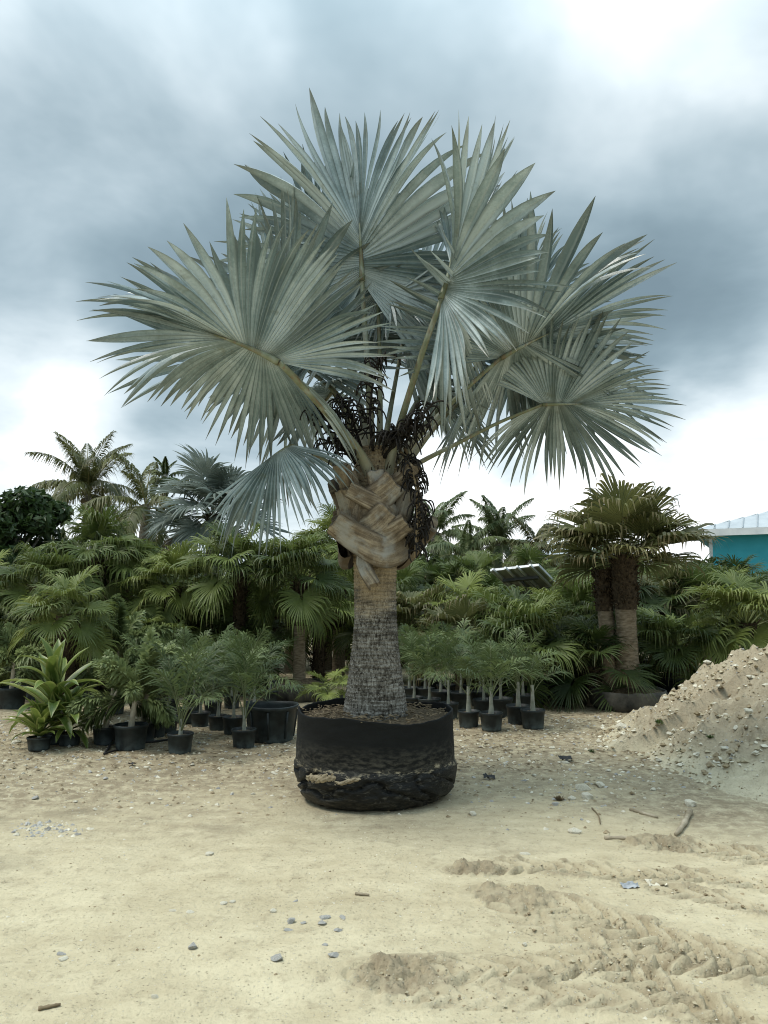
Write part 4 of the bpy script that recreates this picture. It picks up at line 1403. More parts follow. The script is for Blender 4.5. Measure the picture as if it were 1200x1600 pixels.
fan_palm(at(1160, 17), zof(912, 17), .12, 18, KF['dark'](), .95, 'dark fan palm standing in front of the turquoise wall', seed=12, fibre=.6)
fan_palm(at(1165, 12.0), zof(972, 12.0), .12, 20, KF['light'](), 1.35, 'large light green fan palm behind the dirt mound', seed=13, fibre=.9)
fan_palm(at(1060, 12.3), .45, .12, 22, KF['green'](), 1.15, 'low fan palm in a big dark pot behind the dirt mound', seed=14, holder='pot', pr=.42, ph=.36)
fan_palm(at(826, 11.6), .50, .10, 22, KF['green'](), 1.12, 'bushy low fan palm behind the right hand seedlings', seed=15, elmix=(.35, .35, .2, .1), holder='pot', pr=.25, ph=.28)
b = G(512, 1112)
fan_palm((b[0], b[1]), .10, .05, 12, KF['light'](), .60, 'small fan palm in a black pot right behind the silver palm bag', seed=18, holder='pot', pr=.22, ph=.20, cat='potted palm')
fan_palm(at(925, 11.4), .55, .10, 20, KF['dark'](), 1.1, 'low dark fan palm beside the twin trunked palm', seed=19, elmix=(.3, .3, .25, .15))

# ---- the crowd of nursery fan palms behind -------------------------------------
r_ = random.Random(4)
LB = {'green': 'mid green fan palm packed into the crowded nursery rows', 'dark': 'dark green fan palm packed into the crowded nursery rows', 'light': 'yellowish green fan palm packed into the crowded nursery rows', 'sabal': 'dull olive fan palm packed into the crowded nursery rows'}
for Y, step, lo, hi in ((12.9, 84, 965, 1000), (14.6, 74, 930, 975), (16.8, 64, 895, 945), (19.2, 58, 878, 920), (22, 54, 866, 900)):
    px = -30 + r_.uniform(0, 30)
    while px < 1250:
        ok = not (Y < 13 and (420 < px < 640 or px > 1010))
        py = r_.uniform(lo, hi)
        if 700 < px < 900 and py < 905: py += 25
        if px > 1060: py = max(py, 935)
        if 235 < px < 430: py = max(py, 940)
        if 630 < px < 690 or 1000 < px < 1060: py = max(py, 925)
        if ok:
            k = r_.choice(['green', 'green', 'dark', 'light', 'dark', 'sabal'] if px > 640 else ['green', 'dark', 'light', 'green'])
            h = max(.12, zof(py, Y) - .15)
            fan_palm(at(px, Y + r_.uniform(-.5, .5)), h, .10, r_.randint(13, 18), KF[k](), r_.uniform(.95, 1.3), LB[k], 'fan palms in the nursery rows', seed=r_.randint(0, 999), fibre=r_.choice([.5, .95]))
        px += step * r_.uniform(.75, 1.25)

# ---- feather palm seedlings in black pots ---------------------------------------
KS = feather_kit('feather', .80, .36, pairs=22, w=.0105, bend=1.2, start=.30, lift=.45, hangl=.5, els=(1.52, 1.4, 1.2, 1.0))


def seedling(px, py, pw, hgt, label, group=None, seed=0, n=7, lean=(0, 0), name='potted_feather_palm', stem=.27, sr=.017, mat='stem_grey', kits=None, sc=None):
    g = G(px, py)
    r = pw / 2 / FPX * g[1] / 1.03
    ph = r * 1.55
    x, y = g[0], g[1] + r * .8
    t = link(name, None, loc=(x, y, surf(x, y) - .004), rot=(0, 0, seed * 1.7), label=label, cat='potted palm', group=group)
    pot_on(t, r, ph)
    link('stem', trunk_mesh(stem + .05, sr * 1.5, sr * .8, lean, mat, seed, rings=.03, rough=.06), t, (0, 0, ph * .86))
    s = sc or (hgt - ph - stem) / .72
    crown(t, kits or KS, n, ph * .86 + stem, s, lean, seed=seed, elmix=(.3, .3, .25, .15), r0=.012, jit=.12)
    return t


RL = 'small feather palm in a black nursery pot among the rows right of the silver palm'
front = [(770, 1144, 36, 1.10, 'feather palm in the foremost black pot of the right hand rows', 21, 8),
         (836, 1141, 38, .95, 'feather palm with thick pale stem in the end pot of the right rows', 22, 7),
         (813, 1134, 38, 1.15, 'upright feather palm in a black pot touching the end pot of the right rows', 23, 7),
         (734, 1138, 34, 1.0, 'feather palm in a black pot next to the silver palm bag', 24, 7)]
for (px, py, pw, h, lb, sd, n) in front:
    seedling(px, py, pw, h, lb, seed=sd, n=n, sr=.024)
sd = 30
for (px, py, pw) in ((785, 1122, 38), (758, 1120, 34), (702, 1124, 32), (672, 1120, 36), (648, 1116, 32), (690, 1108, 34), (722, 1110, 34), (752, 1106, 32), (640, 1100, 30), (665, 1100, 30), (698, 1096, 30),
                     (735, 1094, 30), (770, 1102, 32), (800, 1104, 30), (820, 1112, 32), (650, 1086, 28), (680, 1084, 28), (715, 1082, 28), (750, 1084, 28), (785, 1086, 28), (815, 1092, 28)):
    sd += 1
    seedling(px, py, pw, 1.05 + .15 * ((sd * 37) % 10) / 10, RL, 'potted feather palms right of the silver palm', seed=sd, n=6)
for (px, py, pw) in ((862, 1090, 30), (880, 1086, 28), (905, 1082, 26), (850, 1082, 26), (930, 1080, 26), (893, 1074, 24)):
    sd += 1
    seedling(px, py, pw, .62, 'short feather palm in a black pot between the rows and the twin trunked palm', 'short potted palms near the twin trunked palm', seed=sd, n=5, stem=.06, sc=.55)

# left rows
KP = feather_kit('feather', .95, .36, pairs=30, w=.0092, bend=1.15, start=.36, lift=.4, hangl=.5, els=(1.52, 1.4, 1.2, .95))
seedling(277, 1178, 40, 1.2, 'feather palm with several slender green stalks in a black pot beside the hose', seed=51, n=9, kits=KP, sc=.92, stem=.12)
seedling(378, 1168, 38, 1.2, 'slim feather palm in a black pot against the large empty tub', seed=52, n=8, kits=KP, sc=.9, stem=.2)
for (px, py, pw) in ((238, 1152, 34), (258, 1144, 32), (362, 1146, 34), (338, 1140, 30), (310, 1134, 30), (285, 1130, 30), (330, 1116, 28), (300, 1112, 28), (395, 1118, 28), (262, 1116, 28), (232, 1118, 30), (360, 1106, 26), (420, 1100, 26)):
    sd += 1
    seedling(px, py, pw, 1.2, 'feather palm in a black pot crowded behind the large empty tub', 'potted feather palms on the left', seed=sd, n=7, kits=KP, sc=.85, stem=.22)

# foxtail palms with bushy plumes
KX = feather_kit('foxtail', .62, .21, pairs=100, plum=1.0, w=.017, bend=.9, start=.12, els=(1.35, 1.0, .6, .1))


def foxtail(px, py, pw, stem, lean, sc, label, seed, n=9, sr=.03, group=None, pot=True, Y=None):
    g = G(px, py)
    r = pw / 2 / FPX * g[1]
    ph = r * 1.5
    x, y = g[0], g[1] + r * .8
    t = link('potted_foxtail_palm', None, loc=(x, y, surf(x, y) - .004), label=label, cat='potted palm', group=group)
    pot_on(t, r, ph)
    link('stem', trunk_mesh(stem + .04, sr * 1.2, sr * .75, lean, 'cane', seed, rings=.06, rough=.12), t, (0, 0, ph * .84))
    crown(t, KX, n, ph * .84 + stem, sc, lean, seed=seed, r0=.01, elmix=(.25, .3, .3, .15))


foxtail(158, 1165, 36, .40, (.12, .05), .85, 'bushy foxtail palm with pale leaning cane in a black pot', 61)
foxtail(197, 1172, 50, .38, (.05, .04), .95, 'bushy foxtail palm with upright flaking cane in the wider pot by the hose', 62, n=11)
foxtail(218, 1160, 38, .50, (.04, .1), .9, 'bushy foxtail palm in the black pot tucked behind the wider pot', 63)
foxtail(170, 1118, 38, .62, (.02, .1), 1.2, 'tall bluish foxtail palm behind the leaning cane', 64, n=12)
foxtail(8, 1108, 44, .38, (.02, 0), 1.15, 'bushy foxtail palm in a black pot beside the strap leaved plant', 65, n=11)
for (px, py, pw) in ((130, 1098, 34), (50, 1092, 34), (-25, 1085, 36), (95, 1085, 32), (230, 1092, 32), (20, 1075, 30)):
    sd += 1
    foxtail(px, py, pw, .45 + .2 * (sd % 3) / 2, (.03, .02), 1.1, 'bushy foxtail palm in a black pot deeper in the left rows', sd, group='foxtail palms in the left rows')

# ---- large empty tub ---------------------------------------------------------
g = G(420, 1160)
tub = link('empty_tub', None, loc=(g[0] - .01, g[1] + .26, surf(g[0], g[1] + .26) - .004), label='large empty black plastic tub with flared sides left of the root bag', cat='plant pot')
mb = MB()
r = .300; h = .40
mb.lathe([(.001, .006), (r * .80, .006), (r * .815, .03), (r * .965, h * .90), (r * 1.0, h * .905), (r * 1.015, h * .97), (r * 1.0, h), (r * .965, h), (r * .955, h * .9), (r * .81, .04), (.001, .03)], 48, wob=lambda V, th: V + np.stack([0 * V[..., 0], 0 * V[..., 0], .012 * np.sin(2 * th + 1) * V[..., 2]], -1))
link('pot', mb.mesh('pot', M['pot']), tub)
for q in range(8):
    a = q * math.pi / 4
    mb = MB(); mb.box((-.012, -.004, .05), (.012, .006, .35))
    link('rib', mb.mesh('rib', M['pot']), tub, (0, 0, 0), (0, 0, 0)).matrix_local = Matrix.Rotation(a, 4, 'Z') @ Matrix.Translation((0, r * .815, 0)) @ Matrix.Rotation(-.135, 4, 'X')

# dark tubs under the right hand trees
for (px, py, w, lb) in ((1012, 1062, 60, 'wide dark plastic tub half hidden behind the twin trunked palm'), (1065, 1052, 50, 'dark plastic tub under the low fan palm behind the mound')):
    g = G(px, py); r = w / 2 / FPX * g[1]
    t = link('plastic_tub', None, loc=(g[0], g[1] + r, surf(g[0], g[1] + r)), label=lb, cat='plant pot')
    pot_on(t, r, r * 1.0)

# ---- strap leaved plant --------------------------------------------------------
def strap_leaf(L, W, elev, bend, seed):
    mb = MB(); n = 12
    ang = elev - bend * np.linspace(0, 1, n) ** 1.5
    p = np.zeros((n, 3))
    for q in range(1, n): p[q] = p[q - 1] + L / (n - 1) * np.array([0, math.cos(ang[q]), math.sin(ang[q])])
    u = np.linspace(0, 1, n)
    w = W * (.45 + .55 * np.sin(np.pi * np.clip(u * .8 + .18, 0, 1))) * np.clip((1.0 - u) * 5, 0.02, 1) ** .8
    V = []; A = []
    for q in range(n):
        nm = np.array([0, -math.sin(ang[q]), math.cos(ang[q])])
        for k in (-1, -.5, 0, .5, 1):
            V.append(p[q] + np.array([k * w[q], 0, 0]) + nm * (abs(k) * w[q] * .45)); A.append(abs(k))
    i = np.arange(n - 1)[:, None]; j = np.arange(4)[None, :]
    mb.add(V, np.stack([i * 5 + j, i * 5 + j + 1, (i + 1) * 5 + j + 1, (i + 1) * 5 + j], -1).reshape(-1, 4), None, A)
    return mb.mesh('strap_leaf', M['strap'])


SL = [[strap_leaf(L, W, e, bd, 0) for bd in (.7, 1.5)] for (L, W, e) in ((.60, .055, 1.45), (.66, .060, 1.1), (.64, .058, .75), (.52, .046, .4))]


def strap_plant(px, py, Y, sc, n, label, seed, stem=.25):
    x, y = P(px, 930, Y)[0], Y
    t = link('strap_leaf_plant', None, loc=(x, y, surf(x, y)), label=label, cat='plant')
    pot_on(t, .12, .13)
    link('stem', trunk_mesh(stem + .05, .022, .018, (0, 0), 'stem_grey', seed), t, (0, 0, .10))
    rr = random.Random(seed)
    for q in range(n):
        u = q / n; ci = min(3, int(u * 4)); az = q * GA + seed
        link('leaf', rr.choice(SL[ci]), t, (0, 0, .11 + stem - u * stem * .9), (rr.uniform(-.15, .15), rr.uniform(-.15, .15), az), sc * rr.uniform(.85, 1.1))


strap_plant(92, 1150, 8.5, 1.15, 34, 'glossy strap leaved plant with pale leaf margins at the front of the left rows', 71, .42)
strap_plant(72, 1160, 8.2, .68, 26, 'smaller rosette of strap leaves at the foot of the larger one', 72, .08)
strap_plant(118, 1150, 8.45, .8, 22, 'strap leaved rosette half hidden behind the larger one', 73, .18)

# ---- hose ---------------------------------------------------------------------
def on_ground(px, py, dz=.012):
    g = G(px, py); return np.array([g[0], g[1], surf(g[0], g[1]) + dz])


mb = MB()
mb.tube(smooth_path([on_ground(181, 1158, .06), on_ground(172, 1168, .03), on_ground(163, 1179, .016)], 12), .013, 8)
mb.tube(smooth_path([on_ground(163, 1179, .016), on_ground(185, 1171), on_ground(212, 1163), on_ground(240, 1160), on_ground(290, 1152)], 30), .011, 8)
link('irrigation_hose', mb.mesh('irrigation_hose', M['rubber']), label='kinked black irrigation hose lying in front of the left pots', cat='hose')

# ------------------------------------------------------------------ background trees
# coconut palm
def coconut(px, hub_py, Y, L, n, label, seed, mat, nuts=True, tr=.16, els=(1.35, .85, .35, -.35), w=.032, group=None, dark=False):
    x = P(px, 930, Y)[0]; z = zof(hub_py, Y)
    t = link('coconut_palm', None, loc=(x, Y, 0), label=label, cat='palm tree', group=group)
    link('trunk', trunk_mesh(z + .1, tr * 1.5, tr, (.25, 0), 'palm_trunk_grey', seed, rings=.12), t)
    k = feather_kit(mat, L, L * .25, pairs=76, w=w, bend=1.6, start=.14, lift=.2, hangl=1.0, rr=L * .011, els=els)
    crown(t, k, n, z, 1.0, (.25, 0), seed=seed, elmix=(.25, .25, .3, .2), r0=.12, jit=.1)
    if nuts:
        for q in range(9):
            a = q * 2.4
            mb = MB()
            mb.lathe([(.001, -.14), (.07, -.11), (.11, -.02), (.10, .06), (.05, .13), (.001, .15)], 12)
            link('coconut', mb.mesh('coconut', M['stalk_tan']), t, (.25 + .30 * math.cos(a), .30 * math.sin(a), z - .35 - .12 * (q % 3)), (.3, .2, a))


coconut(124, 770, 42, 3.7, 26, 'tall coconut palm with a cluster of nuts above the left rows', 81, 'coconut', els=(1.5, 1.15, .65, -.05))
coconut(214, 792, 30, 2.5, 14, 'dull feathery palm between the coconut palm and the far silver palm', 82, 'coconut', nuts=False, els=(1.2, .7, .2, -.4))
coconut(243, 745, 32, 1.0, 14, 'slender palm with a small dark tufted crown behind the far silver palm', 87, 'fan_dark', nuts=False, tr=.10, w=.03)
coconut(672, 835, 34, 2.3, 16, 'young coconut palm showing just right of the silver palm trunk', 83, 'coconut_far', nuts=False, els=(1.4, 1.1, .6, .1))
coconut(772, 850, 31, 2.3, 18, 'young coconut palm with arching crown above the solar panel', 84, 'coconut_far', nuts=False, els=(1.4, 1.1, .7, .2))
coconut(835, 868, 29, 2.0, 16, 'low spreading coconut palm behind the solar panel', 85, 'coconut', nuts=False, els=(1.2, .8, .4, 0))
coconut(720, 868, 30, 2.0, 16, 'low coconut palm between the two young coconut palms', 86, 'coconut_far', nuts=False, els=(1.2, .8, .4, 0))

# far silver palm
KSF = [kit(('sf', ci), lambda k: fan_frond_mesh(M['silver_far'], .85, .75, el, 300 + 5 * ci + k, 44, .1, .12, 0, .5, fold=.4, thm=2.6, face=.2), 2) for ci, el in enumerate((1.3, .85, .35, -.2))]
t = fan_palm(at(330, 17.5), zof(806, 17.5), .15, 26, KSF, 1.0, 'smaller silver blue fan palm with grey trunk deep in the left rows', seed=31, fibre=.15, trunk_mat='palm_trunk_grey', name='bismarck_palm')
dm = kit('deadbig', lambda k: fan_frond_mesh(M['dead'], .62, .8, -.55, 410 + k, 30, .3, .5, .45, .5, fold=.6, thm=1.5, face=.6), 1)[0]
link('dead_frond', dm, t, (0, 0, zof(798, 17.5)), (0, 0, 1.75), 1.3)

# broadleaf tree
def leafy_cloud(mb, c, rad, n, size, r_, flat=.7):
    d = r_.normal(0, 1, (n, 3)); d /= np.linalg.norm(d, axis=1)[:, None]
    p = c + d * rad * (r_.uniform(.45, 1.0, n) ** .6)[:, None] * np.array([1, 1, flat])
    nm = d * .6 + r_.normal(0, .5, (n, 3)) + [0, 0, .5]
    nm /= np.linalg.norm(nm, axis=1)[:, None]
    a = np.cross(nm, r_.normal(0, 1, (n, 3))); a /= np.linalg.norm(a, axis=1)[:, None]
    bv = np.cross(nm, a)
    s = size * r_.uniform(.6, 1.3, n)[:, None]
    V = np.stack([p - a * s, p - bv * s * .38 + nm * s * .08, p + a * s - nm * s * .2, p + bv * s * .38 + nm * s * .08], 1).reshape(-1, 3)
    i = np.arange(n)[:, None] * 4
    mb.add(V, i + np.array([[0, 1, 2, 3]]), a=.4)


def broadleaf(px, Y, top_py, w, label, seed, clumps=26, size=.16, mat='broadleaf', trunk=.18, name='broadleaf_tree', group=None, cat='tree'):
    rr = np.random.default_rng(seed)
    x = P(px, 930, Y)[0]; H = zof(top_py, Y)
    t = link(name, None, loc=(x, Y, 0), label=label, cat=cat, group=group)
    tm = MB(); cm = MB()
    tm.tube(smooth_path([(0, 0, -.1), (.05, .05, H * .25), (0, .1, H * .5)], 8), np.linspace(trunk, trunk * .6, 8), 8)
    for q in range(clumps):
        a = rr.uniform(0, 6.28); u = rr.uniform(0, 1) ** .6; zz = rr.uniform(.28, .92)
        c = np.array([math.cos(a) * u * w * math.sqrt(max(.1, 1 - ((zz - .5) / .55) ** 2)), math.sin(a) * u * w * .8, H * zz])
        tm.tube(bez((0, .1, H * .42), (c[0] * .4, c[1] * .4, H * .55), c, 6), np.linspace(trunk * .35, .015, 6), 5)
        leafy_cloud(cm, c, rr.uniform(.25, .45) * w * .75, 330, size, rr)
    link('trunk', tm.mesh('trunk', M['palm_trunk_grey']), t)
    link('crown', cm.mesh('crown', M[mat]), t)


broadleaf(5, 19, 748, 1.75, 'dark glossy broadleaf tree at the left end of the rows', 91, 46, .13)
broadleaf(-75, 21, 770, 2.0, 'dark broadleaf tree leaning in from beyond the left rows', 92, 30, .13)
broadleaf(212, 21, 832, 1.0, 'dark round shrub beside the far silver palm', 93, 18, .10, name='shrub', cat='shrub')
broadleaf(655, 23, 868, 1.5, 'leafy green shrub in front of the white shed roof', 94, 22, .10, mat='thicket', name='shrub', cat='shrub')
broadleaf(430, 27, 862, 1.6, 'leafy shrub seen through the palms left of the silver trunk', 95, 20, .10, mat='thicket', name='shrub', cat='shrub')
broadleaf(1100, 21.5, 868, 1.4, 'leafy shrub at the foot of the turquoise wall', 96, 20, .10, mat='thicket', name='shrub', cat='shrub')
# the far thicket that closes the view: one mass
mb = MB(); rr = np.random.default_rng(5)
for q in range(230):
    x = rr.uniform(-30, 30); y = rr.uniform(33, 40)
    if 12 < x < 26: continue
    leafy_cloud(mb, np.array([x, y, rr.uniform(.2, 2.9)]), rr.uniform(.8, 1.3), 170, .22, rr, .8)
link('thicket', mb.mesh('thicket', M['thicket']), label='far green thicket closing the view behind the nursery', cat='bushes', kind='stuff')

# ------------------------------------------------------------------ buildings and yard things
# turquoise house
YB = 24.0
c0 = P(1112, 930, YB)[0]
eave = zof(829, YB)
house = link('turquoise_house', None, loc=(c0, YB, 0), rot=(0, 0, math.radians(-27)), label='single storey turquoise house with white metal hip roof behind the palms', cat='house')
LW, DW = 9.0, 7.0
mb = MB(); mb.box((0, 0, -.1), (LW, DW, eave)); link('wall', mb.mesh('wall', M['turquoise'], False), house)
mb = MB(); mb.box((-.012, -.012, -.1), (.09, .09, eave - .01)); link('corner_trim', mb.mesh('corner_trim', M['white'], False), house)
ov = .42
mb = MB()
rt = eave + 1.25
e0 = [(-ov, -ov, eave), (LW + ov, -ov, eave), (LW + ov, DW + ov, eave), (-ov, DW + ov, eave)]
hip = (DW / 2 + ov)
r0_, r1_ = (hip - ov, DW / 2, rt), (LW - hip + ov, DW / 2, rt)
mb.add(e0 + [r0_, r1_], [[0, 1, 5, 4], [2, 3, 4, 5]], [[1, 2, 5], [3, 0, 4]])
roof = link('roof', mb.mesh('roof', M['roof_metal'], False), house)
mb = MB(); mb.box((-ov - .02, -ov - .025, eave - .20), (LW + ov, -ov, eave + .012)); mb.box((-ov - .025, -ov, eave - .20), (-ov, DW + ov, eave + .012))
link('fascia', mb.mesh('fascia', M['white'], False), house)
mb = MB(); mb.box((-ov, -ov, eave - .045), (LW + ov, DW + ov, eave - .02)); link('soffit', mb.mesh('soffit', M['trim_grey'], False), house)
slope = (rt - eave) / (DW / 2 + ov)
for q in range(24):                       # standing seams of the front slope
    x = -ov + .2 + q * .4
    run = min(x + ov, DW / 2 + ov, LW + ov - x)
    if run < .15: continue
    mb = MB(); mb.tube([(x, -ov, eave + .02), (x, -ov + run * .98, eave + .02 + run * .98 * slope)], .022, 4)
    link('seam', mb.mesh('seam', M['roof_metal'], False), roof)
for q in range(19):                       # and of the side slope
    y = -ov + .2 + q * .4
    run = min(y + ov, DW + ov - y)
    mb = MB(); mb.tube([(-ov, y, eave + .02), (-ov + run * .98, y, eave + .02 + run * .98 * slope)], .022, 4)
    link('seam', mb.mesh('seam', M['roof_metal'], False), roof)
for (x0, x1) in ((3.2, 4.3), (6.2, 7.3)):
    mb = MB(); mb.box((x0, -.03, 1.0), (x1, .02, 2.3)); w_ = link('window', mb.mesh('window', M['white'], False), house)
    mb = MB(); mb.box((x0 + .08, -.04, 1.08), (x1 - .08, -.032, 2.22)); link('pane', mb.mesh('pane', M['glass_dark'], False), w_)

# white sheds glimpsed between the palms
def shed(px, py_top, Y, w, d, h, label, pitch=.35, wallmat='white', roofmat='roof_metal'):
    x = P(px, 930, Y)[0]; z = zof(py_top, Y)
    t = link('shed', None, loc=(x, Y, 0), label=label, cat='shed')
    mb = MB(); mb.box((-w / 2, 0, -.05), (w / 2, d, z - pitch)); link('wall', mb.mesh('wall', M[wallmat], False), t)
    mb = MB()
    mb.add([(-w / 2 - .2, -.25, z - pitch - .02), (w / 2 + .2, -.25, z - pitch - .02), (w / 2 + .2, d / 2, z), (-w / 2 - .2, d / 2, z), (w / 2 + .2, d + .25, z - pitch - .02), (-w / 2 - .2, d + .25, z - pitch - .02)],
           [[0, 1, 2, 3], [3, 2, 4, 5]])
    rf = link('roof', mb.mesh('roof', M[roofmat], False), t)
    for q in range(int(w / .5) + 1):
        xx = -w / 2 - .15 + q * .5
        mb = MB(); mb.tube([(xx, -.25, z - pitch), (xx, d / 2, z + .02)], .018, 4); link('seam', mb.mesh('seam', M[roofmat], False), rf)
    mb = MB(); mb.box((-.45, -.03, 0), (.45, 0.02, 1.95)); dr = link('door', mb.mesh('door', M['trim_grey'], False), t)


shed(646, 876, 28, 1.6, 2.5, 2.6, 'small white shed roof peeking out right of the silver trunk', .5)
shed(183, 838, 46, 3.2, 4, 3, 'low pale roofed shed under the coconut palm', .4)
shed(905, 845, 34, 4.0, 4, 3.2, 'white metal roofed shed behind the twin trunked palm', .9)

# board fence
def fence(px0, px1, Y, top_py, hgt, label, slat=.14, gap=.02, mat='white', horiz=False):
    x0, x1 = P(px0, 930, Y)[0], P(px1, 930, Y)[0]; zt = zof(top_py, Y)
    t = link('fence', None, loc=(x0, Y, 0), label=label, cat='fence')
    L = x1 - x0
    if horiz:
        for q in range(int(hgt / (slat + gap))):
            mb = MB(); zz = zt - (q + 1) * (slat + gap); mb.box((0, 0, zz), (L, .025, zz + slat)); link('board', mb.mesh('board', M[mat], False), t)
    else:
        mb = MB(); mb.box((0, 0, zt - hgt), (slat, .025, zt)); me = mb.mesh('board', M[mat], False)
        for q in range(int(L / (slat + gap))): link('board', me, t, (q * (slat + gap), 0, random.uniform(-.02, .02)))
        for zz in (zt - .2, zt - hgt + .3):
            mb = MB(); mb.box((0, .027, zz), (L, .08, zz + .08)); link('rail', mb.mesh('rail', M[mat], False), t)
    for q in range(max(2, int(L / 1.8) + 1)):
        xx = q * L / max(1, int(L / 1.8))
        mb = MB(); mb.box((xx - .05, .082, -.1), (xx + .05, .18, zt)); link('post', mb.mesh('post', M[mat], False), t)


fence(1000, 1108, 22.5, 900, 1.5, 'white board fence in front of the turquoise house', horiz=True, slat=.2)
fence(912, 962, 21, 912, 1.7, 'grey slatted fence glimpsed left of the twin trunked palm', .10, .05, 'trim_grey')
fence(215, 330, 21, 962, 1.2, 'pale wooden paling fence glimpsed low between the left palms', .12, .04, 'wood')

# solar panel
YS = 15.5
q00, q10, q11, q01 = P(766, 890, YS), P(840, 883, YS - .62), P(884, 921, YS + .22), P(808, 929, YS + .84)
ctr = (q00 + q10 + q11 + q01) / 4
ex = (q10 - q00 + q11 - q01) / 2; ey = (q01 - q00 + q11 - q10) / 2
Lx, Ly = np.linalg.norm(ex), np.linalg.norm(ey)
ex /= Lx; ey -= ex * np.dot(ex, ey); ey /= np.linalg.norm(ey)
ez = np.cross(ex, ey)
if ez[2] < 0: ez = -ez
Rm = np.stack([ex, ey, ez], 1)
sp = link('solar_panel', None, loc=(ctr[0], ctr[1], 0), label='tilted solar panel on a steel post seen from beneath among the palms', cat='solar panel')
co = np.array([0, 0, ctr[2]])
for ix in range(2):
    a0, a1 = -Lx / 2 + ix * Lx / 2 + .012, -Lx / 2 + (ix + 1) * Lx / 2 - .012
    mb = MB(); mb.box((a0, -Ly / 2, -.012), (a1, Ly / 2, .0), rot=Rm, off=co); pn = link('panel', mb.mesh('panel', M['panel_back'], False), sp)
    mb = MB(); mb.box((a0 + .02, -Ly / 2 + .02, .003), (a1 - .02, Ly / 2 - .02, .008), rot=Rm, off=co); link('glass', mb.mesh('glass', M['panel_glass'], False), pn)
    for (lo, hi) in (((a0 - .01, -Ly / 2 - .012, -.035), (a0 + .02, Ly / 2 + .012, .012)), ((a1 - .02, -Ly / 2 - .012, -.035), (a1 + .01, Ly / 2 + .012, .012)), ((a0 + .021, -Ly / 2 - .014, -.035), (a1 - .021, -Ly / 2 + .018, .013)), ((a0 + .021, Ly / 2 - .018, -.035), (a1 - .021, Ly / 2 + .014, .013))):
        mb = MB(); mb.box(lo, hi, rot=Rm, off=co); link('frame', mb.mesh('frame', M['alu'], False), pn)
for fx in (-.38, -.12, .12, .38):
    mb = MB(); mb.box((fx * Lx - .02, -Ly / 2 - .14, -.085), (fx * Lx + .02, Ly / 2 + .10, -.04), rot=Rm, off=co); link('rail', mb.mesh('rail', M['alu'], False), sp)
for fy in (-.25, .22):
    mb = MB(); mb.box((-Lx * .36, fy * Ly - .03, -.15), (Lx * .36, fy * Ly + .03, -.088), rot=Rm, off=co); link('beam', mb.mesh('beam', M['steel_dark'], False), sp)
mb = MB(); mb.tube([co + Rm @ np.array([-.0, -Ly * .25, -.12]), co + Rm @ np.array([0, Ly * .22, -.2]), co + Rm @ np.array([0, Ly * .22, -.12])], .03, 6); link('strut', mb.mesh('strut', M['steel_dark']), sp)
mb = MB(); mb.tube([(0, 0, -.1), (0, 0, ctr[2] - .12)], .055, 10); link('post', mb.mesh('post', M['steel_dark']), sp)
# small utility box on a stake seen below the shed
g0 = P(660, 930, 19.0)
bx = link('utility_box', None, loc=(g0[0], 19.0, 0), label='small grey utility box on a stake right of the silver trunk', cat='utility box')
zt = zof(928, 19.0)
mb = MB(); mb.box((-.16, -.08, zt - .30), (.16, .08, zt)); link('box', mb.mesh('box', M['trim_grey'], False), bx)
mb = MB(); mb.box((-.14, -.095, zt - .28), (.14, -.083, zt - .02)); link('door', mb.mesh('door', M['wood'], False), bx)
mb = MB(); mb.tube([(0, .02, -.1), (0, .02, zt - .28)], .03, 6); link('stake', mb.mesh('stake', M['wood']), bx)


# ------------------------------------------------------------------ stones and scraps
def rock_mesh(seed, mat, flat=.6, jag=.6):
    rr = np.random.default_rng(seed)
    import bmesh
    bm = bmesh.new()
    bmesh.ops.create_icosphere(bm, subdivisions=2, radius=1)
    sm_ = Vector(rr.uniform(.75, 1.15, 3))
    for v in bm.verts:
        c = np.array(v.co)
        k = 1 + jag * (fbm(np.array([c[0] * 1.3 + c[2] + seed]), np.array([c[1] * 1.3 - c[2] * .7]), seed, 2)[0] - .5) * 2
        v.co = Vector((c[0] * k, c[1] * k * .8, c[2] * k * flat))
    # chip a few flat faces
    for q in range(11):
        d = Vector(rr.normal(0, 1, 3)).normalized(); lim = rr.uniform(.42, .72)
        for v in bm.verts:
            o = v.co.dot(d) - lim * (flat if abs(d.z) > .7 else 1)
            if o > 0: v.co -= d * o
    me = bpy.data.meshes.new('stone')
    bm.to_mesh(me); bm.free()
    me.materials.append(M[mat])
    return me


RP = [rock_mesh(500 + k, 'stone_pale') for k in range(4)]
RG = [rock_mesh(520 + k, 'stone_grey') for k in range(4)]


def stone(px, py, w, label, pale=True, seed=0, flat=1.0, group=None, z=None):
    g = G(px, py)
    if z is not None:
        # on the mound: march along the sight line to its surface
        d = ray(px, py); o = np.array([0, 0, CAMH])
        ts = np.linspace(3, 12, 600)
        pts = o + d * ts[:, None]
        hh = np.maximum(mound_h(pts[:, 0], pts[:, 1]), 0)
        k = int(np.argmax(pts[:, 2] < hh)); g = pts[k]
        zz = hh[k]
    else:
        zz = surf(g[0], g[1])
    s = w / 2 / FPX * g[1]
    link('stone', (RP if pale else RG)[seed % 4], None, (g[0], g[1], zz + s * .22 * flat), (0, 0, seed * 1.3), (s, s, s * flat), label=label, cat='stone', group=group)


